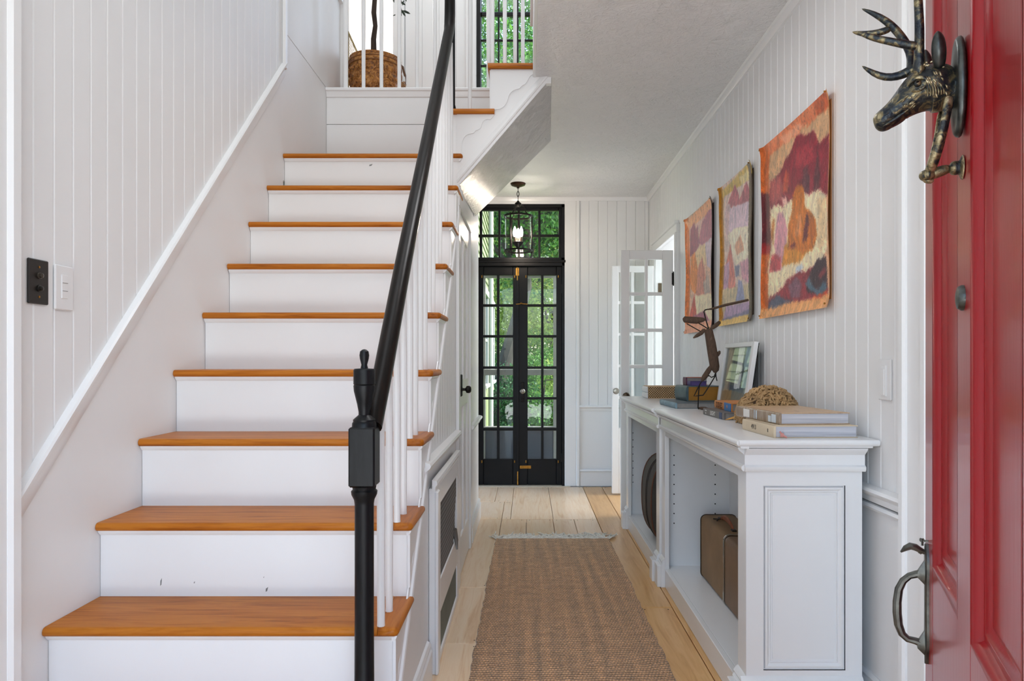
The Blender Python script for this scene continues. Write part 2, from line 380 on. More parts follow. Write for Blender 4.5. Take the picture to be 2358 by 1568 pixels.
bb = MB(); bb.mold([(0, 0), (.016, 0), (.016, .105), (.010, .118), (.012, .128), (.004, .14), (0, .14)], (XR, 1.93, 0), (XR, 4.86, 0), (-1, 0, 0)); bb.mold([(0, 0), (.016, 0), (.016, .105), (.010, .118), (.012, .128), (.004, .14), (0, .14)], (XR, 5.8, 0), (XR, YB, 0), (-1, 0, 0))
struct('baseboard_right', bb, TRIMW, 'white baseboard under the beadboard beside the bookcases')
m = MB(); m.mold([(0, 0), (0, -.035), (.012, -.035), (.02, -.022), (.022, -.006), (.03, 0)], (XR, -1.2, ZC), (XR, YB, ZC), (-1, 0, 0)); struct('trim_1', m, TRIMW, 'white crown strip along the wall with the paintings')

# back wall -------------------------------------------------------
FX0, FX1, FZ = -.497, .323, 2.466                     # black French door opening
UX0, UX1, UZ0, UZ1 = -.447, .33, 3.10, 5.0            # upper window opening
wb = thing('wall_back', 'white end wall with the black French doors', None, (0, YB, 0), kind='structure')
m = MB(); YW = YB+.014
m.box((-2.3, YW, -.3), (FX0, 6.24, ZU)); m.box((FX1, YW, -.3), (1.17, 6.24, ZU)); m.box((FX0, YW, FZ), (FX1, 6.24, UZ0)); m.box((FX0, YW, -.3), (FX1, 6.24, -.03))
m.box((-1.176, YW, ZU), (UX0, 6.24, 5.25)); m.box((UX1, YW, ZU), (1.17, 6.24, 5.25)); m.box((UX0, YW, UZ1), (UX1, 6.24, 5.25)); m.box((UX0, YW, ZU), (UX1, 6.24, UZ0))
m.box((-2.3, YW, ZU), (-1.56, 6.24, 5.25)); m.box((-1.56, YW, 4.95), (-1.176, 6.24, 5.25))
obj('wall_base', m, WHITE, wb)
x = .455
while x < XR-.01:
    x1 = min(x+.0815, XR); hplank(wb, YB, x, x1, .70, ZC); x = x1
obj('wainscot_panel', bx((.436, YB+.004, 0), (XR, YW, .66)), WHITE, wb)
m = MB(); m.mold(CR, (.45, YB+.004, .66), (XR, YB+.004, .66), (0, -1, 0)); obj('chair_rail', m, TRIMW, wb)
m = MB(); m.box((FX1, YB-.006, 0), (.425, YW, ZC), .004); m.box((.425, YB-.014, 0), (.455, YW, ZC), .006); m.box((FX0-.1, YB-.006, 0), (FX0, YW, ZC), .004); m.box((FX0-.1, YB-.0055, FZ), (FX1+.001, YW, ZC-.01), .004); obj('door_casing', m, TRIMW, wb)
m = MB(); m.box((.455, YB-.004, 0), (1.05, YW, .135), .004); m.mold([(0, 0), (.012, 0), (.008, .012), (0, .016)], (.455, YB-.004, .135), (1.05, YB-.004, .135), (0, -1, 0)); struct('baseboard_back', m, TRIMW, 'white baseboard beside the French doors')
m = MB(); m.mold([(0, 0), (0, -.03), (.012, -.03), (.022, -.006), (.03, 0)], (-.5, YB, ZC), (XR, YB, ZC), (0, -1, 0)); struct('trim_2', m, TRIMW, 'white crown strip above the French doors')
# upper part of the end wall: boards, casings
x = -1.07
while x < UX0-.1:
    x1 = min(x+.148, UX0-.085); hplank(wb, YB, x, x1, ZU, 5.2); x = x1
m = MB(); m.box((-1.176, YB-.012, ZU), (-1.085, YW, 4.95), .006); m.box((-1.105, YB-.03, ZU), (-1.075, YB, 5.0), .008); m.box((-1.66, YB-.012, ZU), (-1.556, YW, 5.0), .006); obj('door_casing', m, TRIMW, wb)
m = MB(); m.box((UX0-.09, YB-.012, ZU), (UX0, YW, 5.1), .006); m.box((UX0-.095, YB-.03, ZU), (UX0-.06, YB, 5.1), .008); m.box((UX1, YB-.012, ZU), (UX1+.09, YW, 5.1), .006); obj('window_casing', m, TRIMW, wb)
obj('wall_panel', bx((UX1+.09, YB, ZU), (XR, YW, 5.2)), WHITE, wb)
# walls that close the upper storey and the rooms beyond
m = MB(); m.box((-2.4, 4.5, 2.3), (-2.3, 8.4, 5.95)); m.box((-2.3, 8.3, 2.3), (-.9, 8.4, 5.95)); m.box((-.95, 6.24, 2.3), (-.85, 8.3, 5.95)); m.box((-2.4, 6.16, 5.2), (-.85, 6.26, 5.95)); m.box((-2.3, 4.52, 2.3), (-1.36, 4.62, 5.25)); struct('wall_bedroom', m, WHITE, 'white walls of the bright room beyond the upper doorway')
m = MB(); m.box((1.17, 3.9, -.05), (3.2, 4.0, 2.55)); m.box((1.17, 6.5, -.05), (3.2, 6.6, 2.55)); m.box((3.1, 4.0, -.05), (3.2, 6.5, 2.55)); m.box((1.17, 4.0, 2.45), (3.1, 6.5, 2.55)); m.box((1.17, 4.0, -.1), (3.1, 6.5, -.02)); struct('wall_side_room', m, WHITE, 'white room seen through the glazed doors')
m = MB(); m.box((-2.4, -1.3, 5.2), (1.2, 6.26, 5.3)); m.box((-2.4, 6.26, 5.9), (-.85, 8.4, 6.0)); struct('ceiling_upper', m, WHITE, 'white ceiling over the stairwell')
m = MB(); m.box((-1.36, -1.3, 2.5), (1.17, -1.2, 5.25)); m.box((-1.36, -1.3, -.05), (-1.1, -1.2, 2.5)); m.box((.95, -1.3, -.05), (1.17, -1.2, 2.5)); struct('wall_front', m, WHITE, 'white wall around the front entrance')

# ceiling of the hall, upper floor
m = MB(); m.box((.04, -1.2, ZC), (XW, 3.52, 2.76)); m.box((.10, 3.52, ZC), (XW, 4.5, 2.76)); m.box((-.7, 4.5, ZC), (XW, YW, 2.76)); struct('ceiling', m, CEIL, 'white textured plaster ceiling of the hall')
m = MB(); m.box((-2.3, 4.262, 2.68), (.06, 6.24, 2.748)); m.box((.06, 4.262, 2.68), (XW, 6.24, 2.748)); m.box((-2.3, 6.24, 2.68), (-.95, 8.3, 2.748)); struct('floor_upper', m, OAK, 'wooden floor of the upper hall')
m = MB(); m.box((.026, -1.2, 2.52), (.042, 3.49, 2.79), .003); m.box((.012, -1.2, 2.775), (.05, 3.49, 2.80), .004); struct('trim_3', m, TRIMW, 'white edge board of the stairwell opening')

# ------------------------------------------------------------------ staircase
st = thing('staircase', 'white staircase with varnished wooden treads, black newel and dark handrail', 'staircase', (-.8, 1.53, 0))
def smooth_poly(p, a, b):                            # corner cutting on the points a..b of a scroll outline
    q = p[a:b]
    for _ in range(2):
        r = [q[0]]
        for (x0, y0), (x1, y1) in zip(q, q[1:]): r += [(x0*.75+x1*.25, y0*.75+y1*.25), (x0*.25+x1*.75, y0*.25+y1*.75)]
        q = r+[q[-1]]
    return p[:a]+q+p[b:]
def rounded_nose(z, y0, y1, t=.024):
    r = t/2; p = [(y1, z), (y0+r, z)]
    for i in range(1, 7): a = math.pi/2+math.pi*i/7; p.append((y0+r+r*math.cos(a), z-r+r*math.sin(a)))
    return p+[(y0+r, z-t), (y1, z-t)]
for k in range(10):
    y0, z = nose(k), tz(k); y1 = y0+GO+.03 if k < 9 else 4.235
    m = MB(); m.prism(rounded_nose(z, y0, y1), XL+.001, -.3785, lambda u, v, w: (w, u, v)); t = obj('tread', m, OAK, st)
    # return nosing: mitred end piece with its grain along the going
    m = MB(); r = .012; ye = min(y1, y0+GO+.03) if k < 9 else y0+.26
    rows = []
    for yy, sh in ((y0, .45), (y0+.003, .75), (y0+.008, .95), (y0+.014, 1), (ye, 1)):
        row = []
        for i in range(9):
            an = math.pi/2-math.pi*i/8; row.append((-.325-r-(1-sh)*.012+r*sh*math.cos(an), yy, z-r+r*sh*math.sin(an)))
        rows.append(row+[(-.3775, yy, z-r-r*sh), (-.3775, yy, z-r+r*sh)])
    m.loft(rows)
    obj('return_nosing', m, OAKS, t)
    zb = tz(k-1) if k else 0
    m = MB(); m.box((XL+.001, y0+.024, zb-.02), (XS-.0012, y0+.042, z-.022), .001); rs = obj('riser', m, TRIMW, st)
    m = MB(); m.mold([(0, 0), (0, -.014), (.004, -.014), (.012, -.006), (.014, 0)], (XL+.002, y0+.0245, z-.0235), (XS+.006, y0+.0245, z-.0235), (0, -1, 0))
    m.mold([(0, 0), (0, -.014), (.004, -.014), (.012, -.006), (.014, 0)], (XS-.001, y0+.012, z-.0235), (XS-.001, y0+GO+.02, z-.0235), (1, 0, 0)); obj('cove_strip', m, TRIMW, rs)
    # scroll bracket on the string
    sc = [(.026, 0), (.026, -.165), (.034, -.168), (.052, -.150), (.054, -.110), (.060, -.092), (.080, -.082), (.112, -.078), (.116, -.066), (.134, -.062), (.142, -.046), (.164, -.040), (.168, -.030), (.190, -.026), (.205, -.014), (.215, 0)]
    sc = smooth_poly(sc, 1, len(sc))
    if k < 9:
        m = MB(); m.prism([(y0+a, z-.024+b) for a, b in sc], XS-.001, XS+.007, lambda u, v, w: (w, u, v)); obj('scroll_bracket', m, TRIMW, st)
def zm(y): return .256+(y-1.829)*1.0                   # lower edge of the sloping string
pts = [(1.56, 0.0), (1.56, tz(0)-.03)]
for k in range(0, 9): pts += [(nose(k)+.03, tz(k)-.02), (nose(k+1)+.03, tz(k)-.02)]
pts += [(nose(9)+.03, tz(9)-.03), (3.52, tz(9)-.03), (3.52, zm(3.52)-.05), (1.625, 0.0)]
m = MB(); m.prism(pts, XS-.03, XS, lambda u, v, w: (w, u, v)); obj('string_board', m, WHITE, st)
m = MB(); m.mold([(0, 0), (.008, .002), (.014, .012), (.012, .024), (.006, .03), (.004, .05), (0, .052)], (XS, 1.59, zm(1.59)-.012), (XS, 3.52, zm(3.52)-.012), (1, 0, 0)); obj('string_moulding', m, TRIMW, st)
# paint chips on the risers
for k_, xp, yp, w_, h_ in ((2, 370, 1340, 6, 18), (2, 447, 1341, 4, 5), (2, 613, 1357, 9, 11), (2, 607, 1329, 3, 3), (7, 852, 380, 12, 5)):
    yy = nose(k_)+.0238; p_ = Vector(px(xp, yp, yy)); q_ = yy/F/2
    m = MB(); m.prism([(p_.x-w_*q_*.3, p_.z-h_*q_), (p_.x+w_*q_*.5, p_.z-h_*q_*.7), (p_.x+w_*q_, p_.z+h_*q_), (p_.x-w_*q_*.2, p_.z+h_*q_*.3)], yy-.0004, yy+.001, lambda u, v, w: (u, w, v)); obj('paint_chip', m, simple('bare_grey_primer', (128, 128, 126), .7), st)
# balusters of the lower flight
RAILC = [(1.70, .965), (1.805, 1.08), (2.085, 1.388), (2.655, 1.978), (3.29, 2.655)]
def railz(y): return float(np.interp(y, [p[0] for p in RAILC], [p[1] for p in RAILC]))
def baluster(x, y, z0, z1, parent, r=.0098):
    m = MB(); m.tube([(x, y, z0), (x, y, z0+.012), (x, y, (z0+z1)/2), (x, y, z1)], [r*1.05, r, r*1.12, r*.9], 10); return obj('baluster', m, TRIMW, parent)
for k in range(1, 9):
    for dy in (.018, .122):
        yb = nose(k)+dy
        baluster(-.372, yb, tz(k), railz(min(yb, 3.29))-.015, st)
m = MB()
hr = [(-.376, 1.675, .94)]+[(-.374, a, b) for a, b in RAILC[1:]]+[(-.373, 3.318, 2.705), (-.373, 3.332, 2.76), (-.373, 3.336, 2.85), (-.373, 3.337, 3.45)]
m.tube(hr, [.025]*5+[.026, .026, .0255, .0255], 14); obj('handrail', m, RAIL, st)
# turned newel
NX, NY = -.389, 1.655
nw = MB(); s = 1600/NY
def nz(p): return H-(p-CY)/s
nw.lathe([(.0255, RISE), (.0265, RISE+.05), (.0235, RISE+.06), (.0225, .5), (.0225, nz(1160)), (.024, nz(1150)), (.030, nz(1138)), (.031, nz(1130)), (.027, nz(1126)), (.0285, nz(1119))], (NX, NY, 0), 22)
nw.box((NX-.031, NY-.031, nz(1118)), (NX+.031, NY+.031, nz(982)), .004)
nw.lathe([(.029, nz(984)), (.0285, nz(974)), (.026, nz(970)), (.0265, nz(966)), (.022, nz(962)), (.0135, nz(955)), (.0135, nz(948)), (.017, nz(930)), (.0245, nz(900)), (.0255, nz(888)), (.024, nz(886)), (.0255, nz(884)), (.0255, nz(852)), (.023, nz(849)), (.009, nz(848)), (.0068, nz(840)), (.0105, nz(826)), (.0115, nz(818)), (.010, nz(809)), (.005, nz(805)), (.0005, nz(804))], (NX, NY, 0), 22)
obj('newel_post', nw, BLACKP, st)
# landing wall, upper short flight
m = MB(); m.box((XL+.001, 4.216, 2.05), (-.362, 4.24, 2.5305), .001); obj('landing_board', m, TRIMW, st)
m = MB(); m.box((XL+.001, 4.2155, 2.5335), (-.19, 4.24, 2.705), .001); obj('landing_board', m, TRIMW, st)
m = MB(); m.mold([(0, 0), (.006, .004), (.008, .016), (.014, .026), (.016, .034), (.022, .038), (.024, .048), (.018, .056), (-.04, .056), (-.04, 0)], (XL+.001, 4.216, 2.694), (-.19, 4.216, 2.694), (0, -1, 0)); obj('landing_cap', m, TRIMW, st)
YF = 3.488
def P2(xp, yp): return ((xp/3.364+620-CX)/F*YF, H-(yp/3.364-CY)/F*YF)
T10, T11 = 2.357, 2.585
def rx(z, x0, x1, t=.024):                             # tread nosed on its open end, seen from the front
    r = t/2; return [(x0, z), (x1-r, z)]+[(x1-r+r*math.cos(math.pi/2-math.pi*i/6), z-r+r*math.sin(math.pi/2-math.pi*i/6)) for i in range(1, 6)]+[(x1-r, z-t), (x0, z-t)]
for nm, z, x0, x1 in (('tread', T10, -.40, -.166), ('tread', T11, -.199, .040)):
    r = .012
    m = MB(); m.prism(rounded_nose(z, YF-.026, 4.2) if False else [(YF-.02, z-.024), (YF-.026, z-.018), (YF-.028, z-.012), (YF-.026, z-.006), (YF-.02, z), (4.21, z), (4.21, z-.024)], x0, x1, lambda u, v, w: (w, u, v)); obj(nm, m, OAK, st)
m = MB(); m.prism([(-.352, 1.972), (.12, 2.524), (.12, 2.5225), (.044, 2.5225), (.044, T11-.022), (-.186, T11-.022), (-.186, T10-.022), (-.352, T10-.022)], YF, YF+.03, lambda u, v, w: (u, w, v))
m.box((.03, YF-.001, 2.49), (.118, YF+.03, 2.5225)); obj('string_board', m, WHITE, st)
m = MB(); a = Vector((-.352, YF, 1.99)); b = Vector((.112, YF, 2.533)); m.mold([(0, 0), (.007, .004), (.010, .014), (.006, .026), (.003, .045), (0, .05)], a, b, (0, -1, 0)); obj('string_moulding', m, TRIMW, st)
m = MB(); m.box((-.398, YF-.001, 2.135), (-.338, YF+.03, T10-.022)); m.box((-.192, YF+.01, T10), (-.176, 4.2, T11-.02)); m.box((-.355, YF+.01, 2.135), (-.339, 4.2, T10-.02)); obj('riser', m, TRIMW, st)
for sc in ([(1455, 885), (1755, 885), (1735, 905), (1712, 932), (1690, 924), (1662, 935), (1648, 960), (1640, 995), (1618, 1008), (1595, 1016), (1588, 1034), (1560, 1038), (1530, 1046), (1505, 1074), (1494, 1110), (1490, 1205), (1455, 1240)],
           [(1712, 548), (2070, 548), (2066, 582), (2045, 578), (2020, 592), (2004, 622), (1990, 650), (1950, 672), (1942, 690), (1915, 694), (1885, 706), (1860, 734), (1846, 780), (1830, 818), (1795, 846), (1755, 852), (1712, 852)]):
    sc = smooth_poly(sc, 1, len(sc)-1)
    m = MB(); m.prism([P2(*p) for p in sc], YF+.001, YF-.007, lambda u, v, w: (u, w, v)); obj('scroll_bracket', m, TRIMW, st)
m = MB(); f0 = [(-.352, YF+.002, 1.97), (.12, YF+.002, 2.5215), (.12, YF+.002, 2.5225), (-.352, YF+.002, 2.10)]; f1 = [(-.3375, 4.5, 2.035), (.149, 4.5, 2.5215), (.149, 4.5, 2.5225), (-.3375, 4.5, 2.16)]
m.loft([f0, f1]); obj('soffit', m, SOFF, st, sharp=0)
nn = MB(); nn.lathe([(.017, T10), (.0165, T10+.02), (.0125, T10+.035), (.0125, 2.95), (.016, 2.98), (.016, 3.3)], (-.379, 3.512, 0), 16); obj('newel_post', nn, BLACKP, st)
for xp, y0 in ((1082, 3.55),): baluster((xp-CX)/F*y0, y0, T10, 3.4, st, .0095)
for xp, yy in ((1134, 3.52), (1162.5, 3.52), (1186, 3.75), (1204, 3.95)): baluster((xp-CX)/F*yy, yy, T11, 3.6, st, .0098)

ub = thing('balustrade', 'white balusters standing along the upper hall edge above the landing', 'balustrade', (-.7, 4.23, 2.75))
for i in range(9):
    xp = 796+41.1*i
    baluster((xp-CX)/F*4.226, 4.226, 2.75, 3.62, ub, .0112 if i else .014)
m = MB(); m.tube([(XL+.03, 4.226, 3.62), (-.2, 4.226, 3.62)], .025, 12); obj('handrail', m, RAIL, ub)

# ------------------------------------------------------------------ wall under the stairs
wu = thing('wall_stairside', 'white panelled wall under the stairs facing the hall', None, (XS, 3.2, 0), kind='structure')
XU = XS-.004
m = MB(); m.prism([(1.585, 0), (4.9, 0), (4.9, 2.52), (4.5, 2.52), (4.5, 2.06), (3.49, 1.98), (3.49, zm(3.49)), (1.585, .0)], XU-.03, XU-.006, lambda u, v, w: (w, u, v)); obj('wall_base', m, WHITE, wu)
y = 1.62
while y < 3.36:
    y1 = min(y+.0785, 3.36); z1 = min(zm(y)-.0, 2.0); z0 = .745
    if z1 > z0+.02:
        m = MB(); c = .003; g = .0004
        a = [(XU-.010, y+g), (XU-c, y+g), (XU, y+g+c), (XU, y1-g-c), (XU-c, y1-g), (XU-.010, y1-g)]
        lo = [m.v((p, q, z0)) for p, q in a]; hi = [m.v((p, q, min(zm(q), 2.0))) for p, q in a]
        m.f(*lo[::-1]); m.f(*hi)
        for j in range(6): l = (j+1) % 6; m.f(lo[j], lo[l], hi[l], hi[j])
        obj('plank', m, WHITE, wu, sharp=10)
    y = y1
m = MB(); m.prism([(1.60, 0.0), (3.36, 0), (3.36, .72), (2.30, .72), (1.60, .02)], XU-.006, XU, lambda u, v, w: (w, u, v)); obj('wainscot_panel', m, WHITE, wu)
m = MB(); m.mold(CR, (XU, 2.28, .715), (XU, 3.36, .715), (1, 0, 0)); m.mold(CR, (XU, 4.14, .665), (XU, 4.9, .665), (1, 0, 0)); obj('chair_rail', m, TRIMW, wu)
m = MB(); m.box((XU-.006, 4.14, 0), (XU, 4.9, 2.0)); obj('wall_panel', m, WHITE, wu)
m = MB(); m.prism([(3.515, 1.78), (3.515, 1.985), (4.14, 2.02), (4.14, 1.9)], XU-.006, XU, lambda u, v, w: (w, u, v)); obj('wall_panel', m, WHITE, wu)
m = MB(); m.box((XU-.006, 4.5, 2.0), (XU, 4.9, ZC)); m.box((XU-.006, 4.14, 2.0), (XU, 4.5, 2.03)); obj('wall_panel', m, WHITE, wu)
BBP = [(0, 0), (.018, 0), (.018, .098), (.012, .106), (.014, .116), (.008, .128), (0, .132)]
m = MB(); m.mold(BBP, (XU, 1.72, 0), (XU, 2.40, 0), (1, 0, 0)); m.mold(BBP, (XU, 4.18, 0), (XU, 4.9, 0), (1, 0, 0)); m.mold([(0, 0), (.018, 0), (.016, .08), (0, .085)], (XU, 3.25, 0), (XU, 3.39, 0), (1, 0, 0))
struct('baseboard_stairside', m, TRIMW, 'white baseboard under the stair wall')
# closet door in it
d2 = thing('door_2', 'white closet door under the stairs with black knob', None, (XU, 3.75, 0), kind='structure')
m = MB(); m.box((XU, 3.36, 0), (XU+.016, 3.43, 1.85), .001); m.box((XU, 4.06, 0), (XU+.016, 4.14, 1.85), .001); m.box((XU, 3.36, 1.85), (XU+.018, 4.14, 1.93), .003); obj('door_casing', m, TRIMW, d2)
m = MB(); m.box((XU-.012, 3.432, .01), (XU-.004, 4.058, 1.848)); lf = obj('door_leaf', m, TRIMW, d2)
m = MB()
for a, b, c, d in ((3.432, 3.53, .01, 1.848), (3.96, 4.058, .01, 1.848), (3.53, 3.96, 1.74, 1.848), (3.53, 3.96, .86, 1.0), (3.53, 3.96, .01, .2), (3.71, 3.78, .2, .86), (3.71, 3.78, 1.0, 1.74)): m.box((XU-.006, a, c), (XU+.006, b, d), .003)
obj('panel_frame', m, TRIMW, lf)
m = MB(); m.lathe([(.013, 0), (.013, .014), (.007, .018), (.007, .030), (.018, .036), (.019, .05), (.012, .058), (.001, .06)], (XU+.006, 3.475, .955), 14, 'x'); m.box((XU+.006, 3.445, .92), (XU+.020, 3.505, 1.03), .004); obj('door_knob', m, IRON, lf)
# air return cover standing proud of the wall
vc = thing('vent_cover', 'white framed air return cover with torn wire grille under the stairs', 'vent', (XU, 2.83, 0))
XV = -.320; V0, V1, VT = 2.43, 3.235, .652
GY0, GY1, GZ0, GZ1 = 2.555, 3.16, .30, .575
m = MB(); m.box((XU, V0+.02, 0), (XV-.012, V1-.02, VT-.03), .002); obj('back_box', m, DARK, vc)
m = MB(); m.box((XU+.001, V0, 0), (XV, GY0, VT), .003); m.box((XU+.001, GY1, 0), (XV, V1, VT), .003); m.box((XU+.001, GY0, GZ1), (XV, GY1, VT), .003); m.box((XU+.001, GY0, .175), (XV, GY1, GZ0), .003); m.box((XU+.001, GY0, 0), (XV, GY1, .03), .003)
m.mold([(0, 0), (.010, .0), (.012, .012), (.018, .02), (.016, .032), (0, .036)], (XV-.012, V0-.015, VT-.004), (XV-.012, V1+.01, VT-.004), (1, 0, 0)); m.box((XV-.004, V0-.006, 0), (XV+.008, V0+.045, VT-.01), .004); obj('frame', m, TRIMW, vc)
m = MB()
gx = XV-.006
yy = GY0
while yy < GY1:
    zlo = GZ0 if yy < 3.04 else GZ0+.02+(yy-3.04)*1.5
    m.tube([(gx, yy, GZ1), (gx, yy, zlo)], .0017, 4, False); yy += .018
zz = GZ0
while zz < GZ1:
    ye = GY1 if zz > .5 else 3.05+max(0, (zz-GZ0))*.5
    m.tube([(gx, GY0, zz), (gx, ye, zz)], .0017, 4, False); zz += .018
m.tube([(gx+.004, 3.05, .36), (gx+.012, 3.06, .31), (gx+.016, 3.05, .27)], [.012, .009, .004], 6)
obj('wire_grille', m, SCREEN, vc)
m = MB(); m.box((XV-.010, GY0, .03), (XV-.006, GY1, .176)); obj('lower_screen', m, DGREEN, vc)
# ------------------------------------------------------------------ doors and windows
def glazed(parent, frame_name, y, thick, x0, x1, z0, z1, cols, rows, mfr, bar=.018, nx=None, ny=0, bev=.004, glass_y=None):
    """a glazed leaf facing -y: cols/rows are lists of pane spans; one frame mesh, panes as children of it"""
    m = MB(); e = 0
    cs, rs = sorted(cols), sorted(rows)
    m.box((x0, y, z0), (cs[0][0], y+thick, z1), bev); m.box((cs[-1][1], y, z0), (x1, y+thick, z1), bev)
    m.box((cs[0][0]-e, y+.0005, z0), (cs[-1][1]+e, y+thick-.0005, rs[0][0]), bev); m.box((cs[0][0]-e, y+.0005, rs[-1][1]), (cs[-1][1]+e, y+thick-.0005, z1), bev)
    for a, b in zip(cs, cs[1:]): m.box((a[1], y+.002, rs[0][0]-.002), (b[0], y+thick-.004, rs[-1][1]+.002), .003)
    for a, b in zip(rs, rs[1:]): m.box((cs[0][0]-.002, y+.003, a[1]), (cs[-1][1]+.002, y+thick-.005, b[0]), .003)
    fr = obj(frame_name, m, mfr, parent)
    gy = y+thick*.5
    for a, b in cs:
        for c, d in rs: obj('pane', bx((a-.004, gy-.002, c-.004), (b+.004, gy+.002, d+.004)), GLASS, fr)
    return fr
S0 = F/YB
def X0(p, Y=YB): return (p-CX)/F*Y
def Z0(p, Y=YB): return H-(p-CY)/F*Y
# black French doors
d1 = thing('door_1', 'black glazed double French doors at the end of the hall', None, (-.09, YB, 0), kind='structure')
YD = YB+.03
rows = [(Z0(b), Z0(a)) for a, b in ((633, 699.5), (705.5, 771), (777, 843.5), (849.5, 915), (920.5, 986), (992.5, 1058))]
lc = [(-.388, -.27), (-.247, -.129)]; rc = [(.0, .118), (.140, .252)]
obj('door_frame', (lambda m: (m.box((FX0, YB-.004, 0), (-.452, YB+.12, 1.96), .003), m.box((.300, YB-.004, 0), (FX1, YB+.12, 1.96), .003), m.box((FX0, YB-.004, 1.925), (FX1, YB+.12, 1.975), .003), m.box((FX0-.012, YB-.012, 1.955), (FX1+.008, YB+.02, 1.978), .004), m)[-1])(MB()), BLACKD, d1)
l1 = glazed(d1, 'door_leaf', YD, .042, -.45, -.089, .008, 1.927, lc, rows, BLACKD)
l2 = glazed(d1, 'door_leaf', YD, .042, -.083, .300, .008, 1.927, rc, rows, BLACKD)
m = MB(); m.box((-.098, YD-.012, .008), (-.074, YD+.002, 1.925), .004); obj('astragal', m, BLACKD, l2)
m = MB(); m.lathe([(.012, 0), (.012, .012), (.008, .018), (.008, .035), (.020, .042), (.024, .053), (.020, .064), (.006, .069), (.001, .069)], (-.045, YD, Z0(901)), 18, '-y'); obj('door_knob', m, KNOBG, l2)
m = MB(); m.box((-.062, YD-.012, Z0(926)), (-.030, YD, Z0(880)), .004); m.lathe([(.010, 0), (.010, .02), (.006, .024), (.001, .024)], (-.045, YD-.01, Z0(916)), 10, '-y'); obj('rim_lock', m, IRON, l2)
m = MB(); m.box((X0(1197), YD-.010, Z0(1080)), (X0(1223), YD, Z0(1073)), .002); m.tube([(X0(1199), YD-.014, Z0(1076.5)), (X0(1221), YD-.014, Z0(1076.5))], .006, 8); obj('slide_bolt', m, BRASS, l2)
m = MB(); m.box((-.105, YD-.014, Z0(634)), (-.075, YD, Z0(616)), .002); m.tube([(-.09, YD-.014, Z0(645)), (-.09, YD-.014, Z0(614))], .005, 8); obj('head_bolt', m, BRASS, l2)
m = MB(); m.tube([(X0(1188), YD-.012, Z0(700)), (X0(1202), YD-.016, Z0(699)), (X0(1215), YD-.012, Z0(700))], .004, 6); m.blob((X0(1200), YD-.014, Z0(698)), .010, 1); obj('hook_latch', m, BRASS, l2)
m = MB(); m.box((-.094, YD-.013, .008), (-.080, YD-.001, .13), .003); m.tube([(-.087, YD-.012, .02), (-.087, YD-.012, .10)], .006, 8); obj('foot_bolt', m, BRASS, l2)
for lf_, xs in ((l1, (1109, 1185)), (l2, (1211, 1286))):
    for xp in xs:
        for zp in (636, 1064): obj('turn_clip', bx((X0(xp)-.005, YD-.010, Z0(zp)-.012), (X0(xp)+.005, YD, Z0(zp)+.012), .003), BRASS, lf_)
for zp in (665, 1055): obj('hinge', bx((.292, YD-.014, Z0(zp)-.04), (.327, YD, Z0(zp)+.04), .004), IRON, l2)
obj('threshold', bx((FX0, YB-.03, -.02), (FX1+.05, YB+.16, .006), .004), simple('worn_cream_threshold', (206, 190, 165), .6, var=.1, vscale=20), d1)
# transom light
w1 = thing('window_1', 'black transom light above the French doors', None, (-.09, YB, 1.98), kind='structure')
tc_ = [X0(p) for p in (1072, 1108, 1146, 1153, 1192, 1199, 1239, 1246, 1287)]
cols = [(-.452, X0(1104)), (X0(1110), X0(1147)), (X0(1152.5), X0(1192)), (X0(1197), X0(1239.5)), (X0(1245), X0(1287))]
rw = [(Z0(598), Z0(544.5)), (Z0(538.5), Z0(484))]
glazed(w1, 'sash', YB+.02, .04, FX0, FX1, 1.978, FZ, cols, rw, BLACKD)
m = MB(); m.box((FX0, YB-.006, FZ-.03), (FX1, YB+.06, FZ), .003); m.box((FX1-.03, YB-.006, 1.975), (FX1, YB+.06, FZ), .003); m.box((FX0, YB-.006, 1.975), (FX0+.03, YB+.06, FZ), .003); m.box((FX0, YB-.006, 1.975), (FX1, YB+.06, 2.0), .003); obj('window_frame', m, BLACKD, w1)
# window on the upper floor
w2 = thing('window_2', 'black sash window upstairs behind the balusters', None, (-.06, YB, UZ0), kind='structure')
m = MB(); m.box((UX0, YB-.004, UZ0), (UX0+.035, YB+.12, UZ1), .003); m.box((UX1-.035, YB-.004, UZ0), (UX1, YB+.12, UZ1), .003); m.box((UX0, YB-.004, UZ1-.035), (UX1, YB+.12, UZ1), .003); m.box((UX0-.02, YB-.03, UZ0-.03), (UX1+.02, YB+.12, UZ0), .004); obj('window_frame', m, BLACKD, w2)
cu = [(X0(1108), X0(1146)), (X0(1150), X0(1190)), (X0(1194), X0(1234)), (X0(1238), X0(1272))]
rr_ = [(Z0(b), Z0(a)) for a, b in ((208, 262), (149, 203), (90, 145), (32, 86))]
glazed(w2, 'lower_sash', YB+.03, .036, UX0+.033, UX1-.033, UZ0, Z0(23), cu, rr_, BLACKD)
rr_ = [(Z0(b), Z0(a)) for a, b in ((-40, 22), (-102, -44), (-162, -106))]
glazed(w2, 'upper_sash', YB+.07, .036, UX0+.033, UX1-.033, Z0(24), UZ1-.03, cu, rr_, BLACKD)
